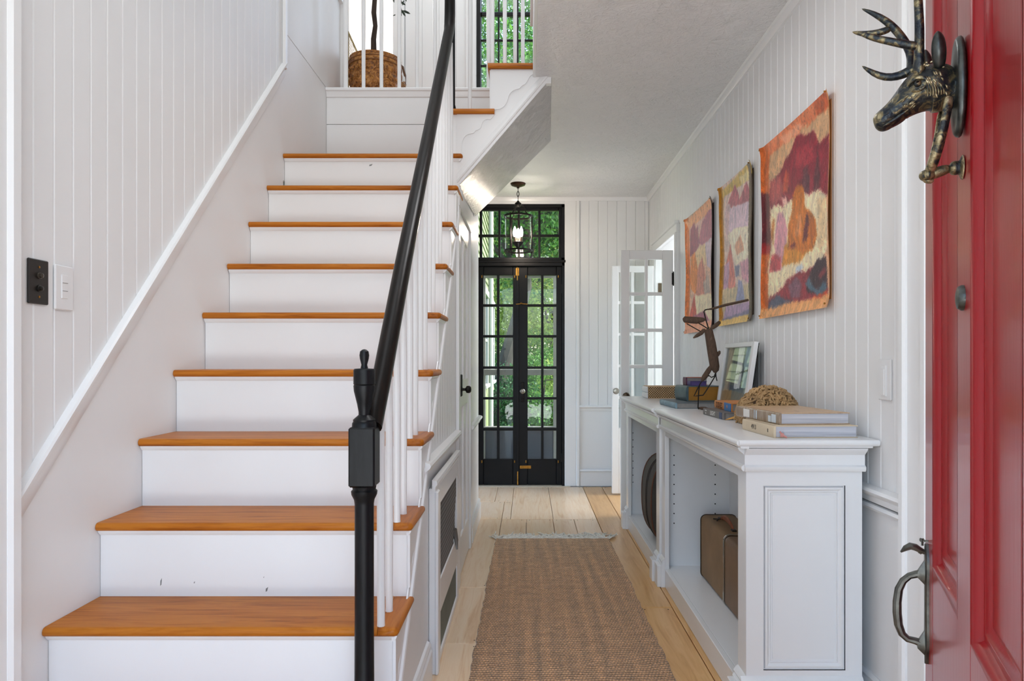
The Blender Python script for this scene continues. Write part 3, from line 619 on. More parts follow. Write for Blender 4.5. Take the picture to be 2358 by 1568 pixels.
# white glazed double doors standing open in the hall
d3 = thing('door_3', 'white glazed door leaf open into the hall behind the far bookcase', None, (1.03, 4.9, 0), kind='structure')
def q(p, Y): return (p-CX)/F*Y
Y3 = 4.882
cols = [(q(1450, Y3), q(1485.5, Y3)), (q(1492, Y3), q(1526, Y3))]
rw = []
zt = Z0(596.6, Y3)
for i in range(5): rw.append((zt-.232, zt)); zt -= .2555
gl = glazed(d3, 'door_leaf', Y3, .035, q(1430, Y3), q(1550.5, Y3), .012, Z0(576, Y3), cols, rw, TRIMW, bev=.003)
m = MB(); m.lathe([(.02, 0), (.02, .006), (.008, .01), (.008, .034), (.022, .042), (.026, .052), (.020, .062), (.001, .066)], (q(1440, Y3), Y3, .852), 16, '-y'); obj('door_knob', m, simple('dark_bronze_knob', (70, 58, 44), .3, .9), gl)
for zz in (Z0(642, Y3), .3): obj('hinge', (lambda m: (m.box((q(1547, Y3), Y3-.008, zz-.042), (q(1550.5, Y3)+.004, Y3+.004, zz+.042), .002), m.tube([(q(1550, Y3), Y3-.008, zz-.05), (q(1550, Y3), Y3-.008, zz+.05)], .0045, 8), m)[-1])(MB()), IRON, gl)
d4 = thing('door_4', 'second white glazed door leaf open beyond the first, near the back wall', None, (1.03, 5.7, 0), kind='structure')
Y4 = 5.676
cols = [(q(1424.5, Y4), q(1453, Y4)), (q(1459.5, Y4), q(1491, Y4))]
rw = []; zt = Z0(627, Y4)
for i in range(5): rw.append((zt-.236, zt)); zt -= .259
gl = glazed(d4, 'door_leaf', Y4, .035, q(1409.5, Y4), q(1505, Y4), .012, Z0(612, Y4), cols, rw, TRIMW, bev=.003)
m = MB(); m.lathe([(.02, 0), (.02, .006), (.008, .01), (.008, .034), (.022, .042), (.026, .052), (.020, .062), (.001, .066)], (q(1417, Y4), Y4, .852), 14, '-y'); obj('door_knob', m, KNOBG, gl)

# ------------------------------------------------------------------ outside the end wall
STORM = simple('weathered_white_storm_frame', (172, 172, 168), .6, var=.1, vscale=14, bmp=.1)
sd = thing('storm_door', 'weathered white storm doors outside the black French doors', 'door', (-.09, 6.36, -.02))
YS = 6.34; s6 = lambda p: (p-CX)/F*YS; z6 = lambda p: H-(p-CY)/F*YS
m = MB()
for a, b in ((FX0, X0(1118, YS)), (X0(1181.5, YS), X0(1193, YS)), (X0(1195, YS), X0(1212, YS)), (X0(1274, YS), FX1)): m.box((a, YS, 0), (b, YS+.03, 1.97), .004)
for a, b in ((FX0, X0(1193, YS)), (X0(1195, YS), FX1)):
    m.box((a, YS-.002, z6(640)), (b, YS+.032, 1.99), .004); m.box((a, YS-.004, z6(864)), (b, YS+.034, z6(850)), .004); m.box((a, YS-.004, z6(992)), (b, YS+.034, z6(982)), .004)
obj('door_frame', m, STORM, sd)
for a, b in ((FX0+.01, X0(1190, YS)), (X0(1197, YS), FX1-.01)): obj('lower_panel', bx((a, YS+.008, 0), (b, YS+.02, z6(986))), simple('slate_blue_panel', (118, 124, 138), .5), sd)
# lawn and neighbouring wing
GR, nt, bs = mat('lawn_green'); v = coords(nt); nt.links.new(ramp(nt, noise(nt, v, 1.4, 6, .7), [(.3, lin((60, 92, 30))), (.5, lin((98, 140, 48))), (.75, lin((160, 185, 84)))]), bs.inputs['Base Color']); bs.inputs['Roughness'].default_value = .9; bump(nt, bs, noise(nt, v, 30, 4), .8, .05)
m = MB(); n = 26
rng = random.Random(9)
for i in range(n+1):
    for j in range(n+1):
        yy = 6.3+(j/n)**1.5*54; xx = (i/n-.5)*60
        m.v((xx, yy, -.42+.03*max(0, yy-9)+.12*mnoise.noise(Vector((xx*.2, yy*.2, 0)))*min(1, (yy-6.3)/4)))
for i in range(n):
    for j in range(n): a = i*(n+1)+j; m.f(a, a+1, a+n+2, a+n+1)
struct('ground_garden', m, GR, 'green garden lawn outside the French doors')
m = MB(); m.box((-.9, 6.3, -.45), (1.2, 7.2, -.04), .01); struct('ground_porch', m, simple('porch_grey', (138, 136, 130), .7, var=.1), 'grey porch slab outside the French doors')
SIDE = simple('cream_green_clapboard', (112, 122, 84), .55)
wing = thing('house_wing', 'cream clapboard wing of the house seen through the door panes', 'building', (-.66, 9.5, -.2))
obj('wall', bx((-3.0, 8.5, -.4), (-.655, 13.2, 4.1)), SIDE, wing)
z = .55; 
while z < 4.0:
    m = MB(); m.prism([(0, 0), (.022, 0), (.006, .118), (0, .118)], 8.5, 13.2, lambda u, v, w: (-.655+u, w, z+v)); obj('clapboard', m, SIDE, wing); z += .11
TRW = simple('pale_exterior_trim', (150, 154, 150), .5)
for yy, wd in ((9.7, .9), (11.8, .8)):
    f = MB(); z0, z1 = .75, 2.05
    f.box((-.66, yy, z0), (-.60, yy+.1, z1), .005); f.box((-.66, yy+wd, z0), (-.60, yy+wd+.1, z1), .005); f.box((-.66, yy, z1), (-.59, yy+wd+.1, z1+.1), .005); f.box((-.66, yy-.02, z0-.05), (-.57, yy+wd+.12, z0), .005); f.box((-.66, yy, (z0+z1)/2-.02), (-.615, yy+wd, (z0+z1)/2+.02), .003)
    fo = obj('window', f, TRW, wing); obj('pane', bx((-.65, yy+.05, z0), (-.63, yy+wd, z1)), simple('dark_pane', (40, 52, 58), .08), fo)
m = MB(); m.tube([(-.58, 10.95, -.3), (-.58, 10.95, 4.05)], .04, 10); obj('downpipe', m, TRW, wing)
m = MB(); m.box((-3.1, 8.45, 4.08), (-.42, 13.5, 4.22), .02); obj('roof', m, simple('grey_roof', (96, 98, 100), .8), wing)
# trees: trunk and limbs, crown of separate leaves
LEAFS = []
for nm, a, b in (('leaf_mid', (38, 84, 34), (96, 146, 60)), ('leaf_yellow', (92, 126, 44), (190, 206, 112)), ('leaf_dark', (22, 66, 40), (60, 112, 62))):
    m_, nt, bs = mat(nm); g = nt.nodes.new('ShaderNodeNewGeometry'); o_ = ramp(nt, g.outputs['Random Per Island'], [(0, lin(a)), (1, lin(b))]); nt.links.new(o_, bs.inputs['Base Color']); bs.inputs['Roughness'].default_value = .55
    tr = nt.nodes.new('ShaderNodeBsdfTranslucent'); mx = nt.nodes.new('ShaderNodeMixShader'); mx.inputs[0].default_value = .42; nt.links.new(o_, tr.inputs[0])
    nt.links.new(bs.outputs[0], mx.inputs[1]); nt.links.new(tr.outputs[0], mx.inputs[2]); nt.links.new(mx.outputs[0], nt.nodes['Material Output'].inputs[0]); LEAFS.append(m_)
BARK = streak('grey_brown_bark', [(34, 30, 27), (62, 56, 50), (46, 42, 38)], (8, 8, 1.5), 4, .85, .5)
def leaf_mesh(name, centers, size, seed, droop=.3):
    g = np.random.default_rng(seed); n = len(centers)
    d = g.normal(size=(n, 3)); d[:, 2] -= droop; d /= np.linalg.norm(d, axis=1)[:, None]
    e = g.normal(size=(n, 3)); e[:, 2] *= .5; e -= d*np.sum(e*d, 1)[:, None]; e /= np.linalg.norm(e, axis=1)[:, None]
    L = size*g.uniform(.7, 1.3, n)[:, None]; Wd = L*.34; nr = np.cross(d, e)
    V = np.stack([centers, centers+d*L*.5+e*Wd+nr*L*.08, centers+d*L, centers+d*L*.5-e*Wd+nr*L*.08], 1).reshape(-1, 3)
    me = bpy.data.meshes.new(name); me.vertices.add(4*n); me.vertices.foreach_set('co', V.ravel().astype(np.float32))
    me.loops.add(4*n); me.loops.foreach_set('vertex_index', np.arange(4*n, dtype=np.int32)); me.polygons.add(n)
    me.polygons.foreach_set('loop_start', np.arange(0, 4*n, 4, dtype=np.int32)); me.update(calc_edges=True); me.validate(); return me
def tree(name, label, x, y, z, h, tr, crown, n, leaf, lmat, seed, group, lean=0, trunk=True):
    g = np.random.default_rng(seed); rg = random.Random(seed)
    t = thing(name, label, 'tree' if trunk else 'shrub', (x, y, z), group)
    m = MB(); cx, cy, cz, rx_, ry_, rz_ = crown
    top = Vector((x+lean, y, z+h*.8)); b = Vector((x, y, z-.1))
    pts = [b.lerp(top, i/6)+Vector((.06*h*.3*math.sin(i*1.7+seed), 0, 0)) for i in range(7)]
    m.tube(pts, [tr*(1.25-.16*i) for i in range(7)], 9)
    for i in range(9 if trunk else 5):
        p = pts[min(6, 2+i % 5)]; a = rg.uniform(0, 6.28); r = rg.uniform(.5, .9)
        e = Vector((cx+rx_*r*math.cos(a), cy+ry_*r*math.sin(a), cz+rz_*rg.uniform(-.5, .7)))
        m.tube([p, p.lerp(e, .5)+Vector((0, 0, .1*h*.3)), e], [tr*.42, tr*.26, tr*.06], 6)
    obj('trunk', m, BARK, t)
    nc = max(12, n//260); cc = g.normal(size=(nc, 3)); cc /= np.linalg.norm(cc, axis=1)[:, None]; cc *= g.uniform(.35, 1, nc)[:, None]**.5
    idx = g.integers(0, nc, n); P = cc[idx]+g.normal(size=(n, 3))*np.array([.17, .17, .10])
    P = P*np.array([rx_, ry_, rz_])+np.array([cx, cy, cz])-np.array([x, y, z])
    me = leaf_mesh('foliage', P, leaf, seed); me.materials.append(lmat)
    o = bpy.data.objects.new('foliage', me); COL.objects.link(o); o.parent = t; o['kind'] = 'stuff'
    return t
TG = 'garden trees beyond the end wall'
tree('garden_tree', 'tall mid-green tree with a curved dark trunk seen in the left door leaf', -.62, 15.5, -.2, 7.5, .17, (-.2, 16, 5.6, 2.6, 2.0, 2.9), 24300, 0.094, LEAFS[0], 3, TG, .9)
tree('garden_tree', 'dark green tree filling the upper right of the transom', 1.6, 17.5, -.1, 8.5, .2, (1.2, 17.5, 6.0, 2.4, 2.0, 3.0), 24300, 0.099, LEAFS[2], 5, TG)
tree('garden_tree', 'sunlit yellow-green tree in the right door leaf', .9, 22, .1, 6.0, .14, (.9, 22, 3.4, 2.8, 2.2, 2.1), 24300, 0.110, LEAFS[1], 7, TG)
tree('garden_tree', 'bright tall tree whose crown shows in the upstairs window', -.2, 26, .2, 14, .3, (-.2, 26, 10.5, 5.5, 3.5, 5.0), 40500, 0.143, LEAFS[0], 11, TG)
tree('garden_tree', 'far pale tree behind the sunlit one', 3.5, 34, .4, 10, .25, (2.5, 34, 6.5, 5.5, 3.5, 5), 24300, 0.187, LEAFS[1], 13, TG)
tree('garden_tree', 'far dark tree behind the clapboard wing', -3.5, 33, .4, 12, .3, (-3.0, 33, 7, 4.8, 3.5, 6), 27000, 0.176, LEAFS[2], 17, TG)
BG = 'garden shrubs outside the French doors'
tree('garden_shrub', 'dark leafy shrub low in the left door leaf', -.75, 14.2, -.35, 1.2, .03, (-.6, 14.3, .35, .8, .7, .75), 9720, 0.050, LEAFS[2], 21, BG, 0, False)
tree('garden_shrub', 'bright leafy shrub low in the right door leaf', .35, 14.5, -.35, 1.3, .03, (.35, 14.6, .35, .9, .7, .8), 9720, 0.055, LEAFS[0], 23, BG, 0, False)
tree('garden_shrub', 'yellow-green shrub in the rightmost door panes', 1.3, 17, -.3, 1.7, .03, (1.2, 17, .6, 1.1, .8, 1.0), 9720, 0.061, LEAFS[1], 25, BG, 0, False)
tree('garden_shrub', 'broad shrub behind the curved trunk', -.5, 20, -.1, 1.8, .04, (-.5, 20, .9, 1.6, 1, 1.1), 11340, 0.066, LEAFS[0], 27, BG, 0, False)
tree('garden_shrub', 'far hedge shrub across the lawn end', 1.0, 27, .1, 2.2, .04, (1.0, 27, 1.2, 4.2, 1, 1.3), 16200, 0.099, LEAFS[2], 29, BG, 0, False)
tree('garden_shrub', 'fern-like clump by the porch edge', -.35, 10.2, -.42, .6, .02, (-.28, 10.2, -.12, .34, .3, .3), 4050, 0.039, LEAFS[0], 31, BG, 0, False)
m = MB(); m.blob((.12, 10.6, -.25), (.08, .07, .16), 2, .2, 5, 3); tag(obj('door_glint', m, simple('pale_glint', (226, 222, 206), .8, var=.1, bmp=.3)), 'pale upright stone standing in for a reflection in the right door leaf', 'glint')  # pale blob added in place of the open door's reflection in the panes
# ------------------------------------------------------------------ bookcases along the right wall
PLP = [(0, 0), (.018, 0), (.018, .108), (.012, .116), (.015, .124), (.007, .135), (0, .14)]
def bookcase(label, y0, y1, xf, xt, near, holes):
    """open bookcase facing -x between y0 and y1; xf front of the stiles, xt front edge of the top"""
    xb = 1.018; t = thing('bookcase', label, 'bookcase', (.84, (y0+y1)/2, 0), 'white bookcases along the beadboard wall')
    st_ = .082; SH = .088
    m = MB()
    m.box((xf, y0+(.0115 if near else 0), 0), (xf+.022, y0+st_, .775), .001); m.box((xf, y1-st_, 0), (xf+.022, y1, .775), .002)
    m.box((xf+.001, y0+st_, .735), (xf+.022, y1-st_, .775), .002); m.box((xf+.001, y0+st_, 0), (xf+.022, y1-st_, SH), .002)
    obj('face_frame', m, CABW, t)
    obj('side_panel', bx((xf+.02, y1-.022, 0), (xb, y1, .80)), CABW, t)
    sp = MB(); sp.box((xf+.02, y0+(.014 if near else 0), 0), (xb, y0+.03, .80)); obj('side_panel', sp, CABW, t)
    obj('back_panel', bx((xb-.022, y0+.02, 0), (xb, y1-.02, .80)), CABW, t)
    obj('shelf', bx((xf+.0222, y0+.028, SH-.02), (xb-.02, y1-.02, SH), .001), CABW, t)
    m = MB()
    FR = [(0, -.098), (.010, -.098), (.014, -.092), (.014, -.084), (.006, -.078), (.006, -.048), (.010, -.044), (.022, -.034), (.026, -.026), (0, -.026)]
    m.mold(FR, (xf, y0-(.0 if near else 0), .861), (xf, y1, .861), (-1, 0, 0))
    if near: m.mold(FR, (xf-.006, y0, .861), (xb+.006, y0, .861), (0, -1, 0))
    obj('frieze', m, CABW, t)
    m = MB(); yt0 = y0-(.037 if near else 0)
    T = .019; n = 6; prof = [(0, 0)]+[(-(xf-xt)-0+.0, 0)]
    r = T/2; e = xf-xt
    pr = [(-.4, 0), (e-r, 0)]+[(e-r+r*math.sin(math.pi*i/7), -r+r*math.cos(math.pi*i/7)) for i in range(1, 7)]+[(e-r, -T), (-.4, -T)]
    pr = [(-(1.055-xf), 0)]+pr[1:-1]+[(-(1.055-xf), -T)]
    m.mold(pr, (xf, yt0+r, .861), (xf, y1+(0 if near else .05), .861), (-1, 0, 0))
    if near:
        en = [(0, 0)]+[(r*math.sin(math.pi*i/7), -r+r*math.cos(math.pi*i/7)) for i in range(1, 7)]+[(0, -T)]
        m.mold(en, (xt+r*.6, yt0+r, .861), (1.055, yt0+r, .861), (0, -1, 0))
    m.mold([(0, -.026), (0, -.018), (e-.010, -.018), (e-.012, -.024), (e-.018, -.026)], (xf, yt0+.008, .861), (xf, y1, .861), (-1, 0, 0))
    if near: m.mold([(0, -.026), (0, -.018), (.028, -.018), (.026, -.024), (.020, -.026)], (xf-.02, y0, .861), (xb+.02, y0, .861), (0, -1, 0))
    obj('worktop', m, CABW, t)
    # plinth blocks and base
    for i_, (a, b) in enumerate(((y0, y0+st_), (y1-st_, y1))):
        m = MB(); m.mold(PLP, (xf, a-.0, 0), (xf, b, 0), (-1, 0, 0)); m.box((xf-.036, a+.004, 0), (xf-.016, b-.004, .105), .002)
        if near and i_ == 0: m.mold(PLP, (xf-.018, y0, 0), (xb, y0, 0), (0, -1, 0))
        obj('plinth_block', m, CABW, t)
    if near:                                          # framed end panel
        m = MB(); u0, v0, u1, v1 = .718, .157, .967, .719
        fn = lambda u, v, h: (u, y0+h, v)
        for a, b, c, d in ((xf, u0, .0, .78), (u1, xb, .0, .78), (u0, u1, v1, .78), (u0, u1, 0, v0)): m.box((a, y0, c), (b, y0+.012, d))
        rows = m.ringmold([(0, 0), (0, .006), (.004, .007), (.006, .002), (.012, .0015), (.016, .006), (.019, .008), (.022, .0065), (.024, .010), (.030, .0115), (.0305, .009), (.034, .009)], (u0, v0, u1, v1), fn)
        m.f(*rows[-1]); obj('end_panel', m, CABW, t, sharp=25)
    m = MB()
    for xh, yh, zs, sgn in holes:
        for z in zs: m.lathe([(.0032, 0), (.0032, .002)], (xh, yh, z), 8, '-y')
    obj('shelf_pin_hole', m, DARK, t, kind='stuff')
    return t
yb = 3.45
b1 = bookcase('long white bookcase nearest the front door with panelled end and tan suitcase inside', 2.115, yb, .665, .628, True,
              [(xh, yb-.0222, [.632-.0478*i for i in range(8)], -1) for xh in (.722, .925)])
b2 = bookcase('farther white bookcase near the glazed door with an oval case inside', yb+.004, 4.61, .655, .616, False,
              [(xh, 4.61-.0222, [.622-.0465*i for i in range(8)], -1) for xh in (.695, .90)])

# suitcases
TAN = simple('tan_case_cloth', (142, 112, 76), .6, var=.18, vscale=7, bmp=.15, bscale=120)
TAN2 = simple('brown_case_leather', (124, 94, 66), .5, var=.15, vscale=9, bmp=.12, bscale=90)
CDARK = simple('dark_case_piping', (38, 28, 22), .5)
RUST = simple('rust_leather', (150, 78, 40), .45, var=.3, vscale=30)
def rrect(x0, z0, x1, z1, r, n=5):
    p = []
    for cx, cz, a0 in ((x1-r, z1-r, 0), (x0+r, z1-r, 90), (x0+r, z0+r, 180), (x1-r, z0+r, 270)):
        for i in range(n+1): a = R(a0+90*i/n); p.append((cx+r*math.cos(a), cz+r*math.sin(a)))
    return p
sc_ = thing('suitcase', 'tan cloth suitcase with rust handle and metal rim in the near bookcase', 'suitcase', (.885, 2.85, .0882))
def shell(ya, yb_, x0, x1, z0, z1, r=.022):
    m = MB(); rows = []
    for yy, d in ((ya, .008), (ya+.006, 0), (yb_-.006, 0), (yb_, .008)): rows.append([(a, yy, b) for a, b in rrect(x0+d, z0+d, x1-d, z1-d, r)])
    m.loft(rows); return m
obj('body', shell(2.885, 3.255, .812, .975, .0884, .378), TAN, sc_)
obj('lid', shell(2.50, 2.865, .812, .975, .0884, .376), TAN2, sc_)
m = MB(); m.tube([(a, 2.868, b) for a, b in rrect(.810, .0894, .977, .379, .022)], .0045, 6, closed=True); obj('metal_rim', m, CHROME, sc_)
m = MB(); m.tube([(a, 3.252, b) for a, b in rrect(.812, .0894, .975, .377, .022)], .004, 6, closed=True); m.tube([(a, 2.877, b) for a, b in rrect(.813, .0894, .974, .376, .022)], .0045, 6, closed=True); obj('piping', m, CDARK, sc_)
m = MB(); m.tube([(.878, 3.16, .379), (.878, 3.13, .392), (.876, 3.08, .402), (.874, 3.02, .403), (.872, 2.97, .394), (.872, 2.94, .380)], [.006, .009, .012, .012, .009, .006], 8, flat=.6); obj('handle', m, RUST, sc_)
m = MB(); m.box((.868, 3.145, .376), (.888, 3.175, .386), .003); m.box((.862, 2.925, .376), (.882, 2.952, .386), .003); m.tube([(.845, 3.16, .38), (.862, 3.14, .384), (.85, 3.12, .381)], .003, 6); obj('handle_mount', m, CDARK, sc_)
oc = thing('round_case', 'dark oval travel case with brown piping in the farther bookcase', 'suitcase', (.86, 4.0, .0882))
OLIVE = simple('dark_olive_canvas', (66, 60, 54), .65, var=.15, vscale=20, bmp=.15, bscale=150)
def oval(ya, yb_, sc, cx=.800, hw=.185, hh=.237, cz=.3265, n=40):
    rows = []
    for yy, s_ in ((ya, .97), (ya+.008, 1), (yb_-.008, 1), (yb_, .97)):
        row = []
        for i in range(n):
            a = 2*math.pi*i/n; c, s2 = math.cos(a), math.sin(a)
            row.append((cx+math.copysign(abs(c)**.75, c)*hw*s_*sc*.72, yy, cz+math.copysign(abs(s2)**.8, s2)*hh*s_*sc))
        rows.append(row)
    return rows
m = MB(); m.loft(oval(3.75, 4.06, 1)); obj('body', m, OLIVE, oc, sharp=50)
m = MB()
for yy in (3.742, 4.050): m.tube([p for p in oval(yy, yy+.02, 1.0)[1]], .004, 6, closed=True)
obj('piping', m, simple('brown_piping', (92, 52, 32), .5), oc)
m = MB()
for yy in (3.88, 3.91): m.tube([p for p in oval(yy, yy+.02, 1.003)[1]], .0035, 6, closed=True)
obj('zip', m, CDARK, oc)
m = MB(); m.tube([(.74, 3.9, .562), (.77, 3.9, .578), (.82, 3.9, .580), (.85, 3.9, .565)], [.004, .008, .008, .004], 8); obj('handle', m, CDARK, oc)

# ------------------------------------------------------------------ things on the bookcase top (z = .861)
ZT = .8612
PAGES, nt, bs = mat('book_pages'); v = coords(nt, (1, 1, 1)); wv = N(nt, 'ShaderNodeTexNoise', i_Scale=1.0, i_Detail=3); mp = N(nt, 'ShaderNodeMapping'); mp.inputs['Scale'].default_value = (3, 3, 420); nt.links.new(v, mp.inputs[0]); nt.links.new(mp.outputs[0], wv.inputs[0]); nt.links.new(ramp(nt, wv.outputs[0], [(.3, lin((168, 170, 182))), (.7, lin((214, 214, 220)))]), bs.inputs['Base Color']); bs.inputs['Roughness'].default_value = .7
GOLDP = simple('gilt_page_edge', (168, 116, 42), .45, .25, var=.1, vscale=30)
GREYP = simple('grey_page_edge', (146, 142, 138), .7, var=.08, vscale=60)
def text_obj(name, s, size, M4, m_, parent, ext=.0006, extra=None):
    cu = bpy.data.curves.new(name, 'FONT'); cu.body = s; cu.size = size; cu.extrude = ext; cu.align_x = 'CENTER'; cu.align_y = 'CENTER'; cu.resolution_u = 3
    to = bpy.data.objects.new(name+'_tmp', cu); COL.objects.link(to); bpy.context.view_layer.update()
    me = bpy.data.meshes.new_from_object(to.evaluated_get(bpy.context.evaluated_depsgraph_get())); bpy.data.objects.remove(to); bpy.data.curves.remove(cu)
    me.transform(Matrix.Translation(-base_of(parent)) @ M4); me.materials.clear(); me.materials.append(m_)
    o = bpy.data.objects.new(name, me); COL.objects.link(o); o.parent = parent; return o
def book(name, label, corner, ang, length, depth, z, th, cover, pages, round_=.0, cov=.0025, hard=True, spine=None, group='books on the bookcase top', over=.004):
    """closed book lying flat: corner = near end of the spine (x, y); spine runs away along +y turned by ang; pages show at the near end"""
    t = thing(name, label, 'book', (corner[0], corner[1], z), group)
    Mx = Matrix.Translation((corner[0], corner[1], z)) @ Matrix.Rotation(ang, 4, 'Z')
    m = MB(); m.M = Mx
    m.box((.0, 0, 0), (depth, length, cov), .0008); m.box((.0, 0, th-cov), (depth, length, th), .0008)
    obj('cover', m, cover, t)
    m = MB(); m.M = Mx
    pr = []
    n = 8
    for i in range(n+1):
        a = -math.pi/2+math.pi*i/n; pr.append((-round_*math.cos(a)-.0012, th/2+(th/2)*math.sin(a)))
    pr += [(.004, th), (.004, 0)]
    m.prism(pr, 0, length, lambda u, v, w: (u, w, v)); so = obj('spine', m, spine or cover, t)
    m = MB(); m.M = Mx; m.box((.003, over, cov), (depth-over, length-over, th-cov)); obj('pages', m, pages, t)
    return t, Mx, so
def spineM(Mx, y, z, off=.0022):                                  # a frame on the spine: text runs towards the near end, facing -x
    return Mx @ Matrix.Translation((-off, y, z)) @ Matrix(((0, 0, -1, 0), (-1, 0, 0, 0), (0, 1, 0, 0), (0, 0, 0, 1)))
# two large books at the near end
BEIGE = simple('cream_cloth_cover', (214, 196, 168), .6, var=.04, vscale=20)
KRAFT = streak('kraft_jacket', [(176, 140, 102), (204, 172, 136), (190, 156, 118)], (10, 4, 10), 4, .4, .02, .1)
t, Mx, so = book('big_book', 'large cream clothbound book under the tan one at the bookcase end', (.760, 2.137), R(2.5), .272, .262, ZT, .0375, BEIGE, PAGES, .003)
GREYINK = simple('dark_ink', (52, 48, 44), .6)
text_obj('lettering', '4913', .022, spineM(Mx, .165, .019, .0041), GREYINK, so); text_obj('lettering', '8', .016, spineM(Mx, .045, .019, .0041), GREYINK, so)
m = MB(); m.box((.775, 2.128, ZT+.004), (.785, 2.132, ZT+.016), .001); m.tube([(.776, 2.139, ZT+.02), (.782, 2.130, ZT+.01), (.792, 2.122, ZT+.003)], [.003, .003, .003], 4, flat=.3); obj('ribbon_marker', m, simple('pink_ribbon', (206, 140, 132), .6), t)
t, Mx, so = book('big_book', 'large tan picture book with photographs on its spine, topmost of the near pair', (.790, 2.172), R(5.0), .35, .228, ZT+.0378, .0365, KRAFT, PAGES, .004, spine=streak('photo_spine', [(96, 76, 58), (140, 116, 92), (168, 150, 130), (110, 84, 62)], (8, 14, 2), 4, .35, 0, .2))
m = MB(); m.M = Mx; m.box((-.0072, .225, .005), (-.005, .275, .032), .0005); obj('label_patch', m, simple('white_label', (232, 230, 224), .5), so)
m = MB(); m.M = Mx
for a, b, c in ((.02, .05, .030), (.055, .075, .024), (.165, .172, .033), (.182, .186, .033)): m.box((-.0068, a, .004), (-.005, b, c), .0005)
obj('photo_strip', m, simple('pale_photo_strip', (206, 216, 222), .4), so)
# brain-like dried coral
CORAL = simple('tan_coral', (176, 142, 98), .75, var=.3, vscale=14)
cr = MB(); rg = random.Random(5); cc0 = Vector((.918, 2.655, ZT))
ck = MB(); ck.blob((cc0.x, cc0.y, ZT+.064), (.100, .110, .056), 3, .15, 6, 1)
def dome(th_, ph_, f): return Vector((min(cc0.x+.125*f*math.cos(th_)*math.cos(ph_), 1.053), cc0.y+.138*f*math.sin(th_)*math.cos(ph_), max(ZT+.0045, ZT+.004+.143*f*math.sin(ph_))))
for i in range(620):
    th_, ph_, dr = rg.uniform(0, 6.283), math.asin(rg.uniform(0, .985)), rg.uniform(0, 6.283); pts = []; f = rg.uniform(.86, .91)
    for j in range(7):
        pts.append(dome(th_, ph_, f)); dr += rg.uniform(-1.1, 1.1); st_ = .060
        th_ += st_*math.cos(dr)/max(.25, math.cos(ph_)); ph_ = min(1.5, max(0, ph_+st_*math.sin(dr))); f = min(.985, max(.85, f+rg.uniform(-.022, .035)))
    cr.tube(pts, [.0020, .0044, .0048, .0046, .0048, .0042, .0020], 6)
for i in range(520):
    th_, ph_ = rg.uniform(0, 6.283), math.asin(rg.uniform(0, .99)); e_ = lambda: rg.uniform(-.05, .05)
    p0, p1, p2, p3 = dome(th_, ph_, .86), dome(th_+e_(), ph_+e_(), .93), dome(th_+e_(), ph_+e_(), .965), dome(th_+e_(), ph_+e_(), .995)
    cr.tube([p0, p1, p2, p3], [.0040, .0044, .0042, .0018], 6)
ct = thing('coral', 'bushy tan dried coral dome between the small books and the big books', 'coral', tuple(cc0)); obj('core', ck, simple('dark_coral_core', (74, 54, 34), .9), ct); obj('branches', cr, CORAL, ct, 60, kind='stuff')
m = MB(); rows = []
for f_, w_ in ((0, .0004), (.3, .0045), (.65, .0075), (1, .004)):
    c_ = Vector((.786, 2.766, ZT+.003)).lerp(Vector((.832, 2.738, ZT+.016)), f_); rows.append([c_+Vector((-.004*w_/.0075, 0, -min(w_, .0028))), c_+Vector((0, -.0012, 0)), c_+Vector((.004*w_/.0075, 0, w_)), c_+Vector((0, .0012, 0))])
m.loft(rows)
tag(obj('dried_leaf', m, simple('orange_dried_leaf', (206, 148, 62), .6)), 'small orange dried leaf poking out under the coral', 'leaf')
# small books by the picture
t, Mx, so = book('small_book', 'grey paperback with white capitals on its spine under the orange and blue book', (.789, 2.782), R(1.5), .30, .19, ZT, .0285, simple('grey_book_cover', (112, 106, 102), .5), GREYP, .002)
WINK = simple('white_ink', (226, 224, 218), .5)
text_obj('lettering', 'LIGHT', .025, spineM(Mx, .155, .014, .0031), WINK, so); text_obj('lettering', 'MOON', .008, spineM(Mx, .258, .020, .0029), WINK, so); text_obj('lettering', 'SEA', .008, spineM(Mx, .258, .009, .0029), WINK, so)
m = MB(); m.M = Mx; m.box((-.0040, .028, .001), (-.002, .062, .0275), .0004); obj('spine_band', m, simple('navy_band', (48, 66, 104), .5), so)
t, Mx, so = book('small_book', 'orange and blue book on the grey paperback in front of the leaning picture', (.833, 2.835), R(-1), .265, .15, ZT+.0288, .0335, simple('orange_book_cover', (196, 124, 56), .5, var=.08), GREYP, .0035)
text_obj('lettering', 'DUNES', .034, spineM(Mx, .185, .016, .0046), simple('brown_ink', (84, 44, 20), .6), so)
m = MB(); m.M = Mx; m.box((-.0060, .0, .0005), (-.002, .098, .033), .0006); bo = obj('spine_band', m, simple('bright_blue_band', (52, 116, 178), .45, var=.12), so)
text_obj('lettering', 'II', .018, Mx @ Matrix.Translation((-.0064, .05, .017)) @ Matrix(((0, 0, -1, 0), (-1, 0, 0, 0), (0, 1, 0, 0), (0, 0, 0, 1))), simple('orange_ink', (224, 140, 60), .6), so)
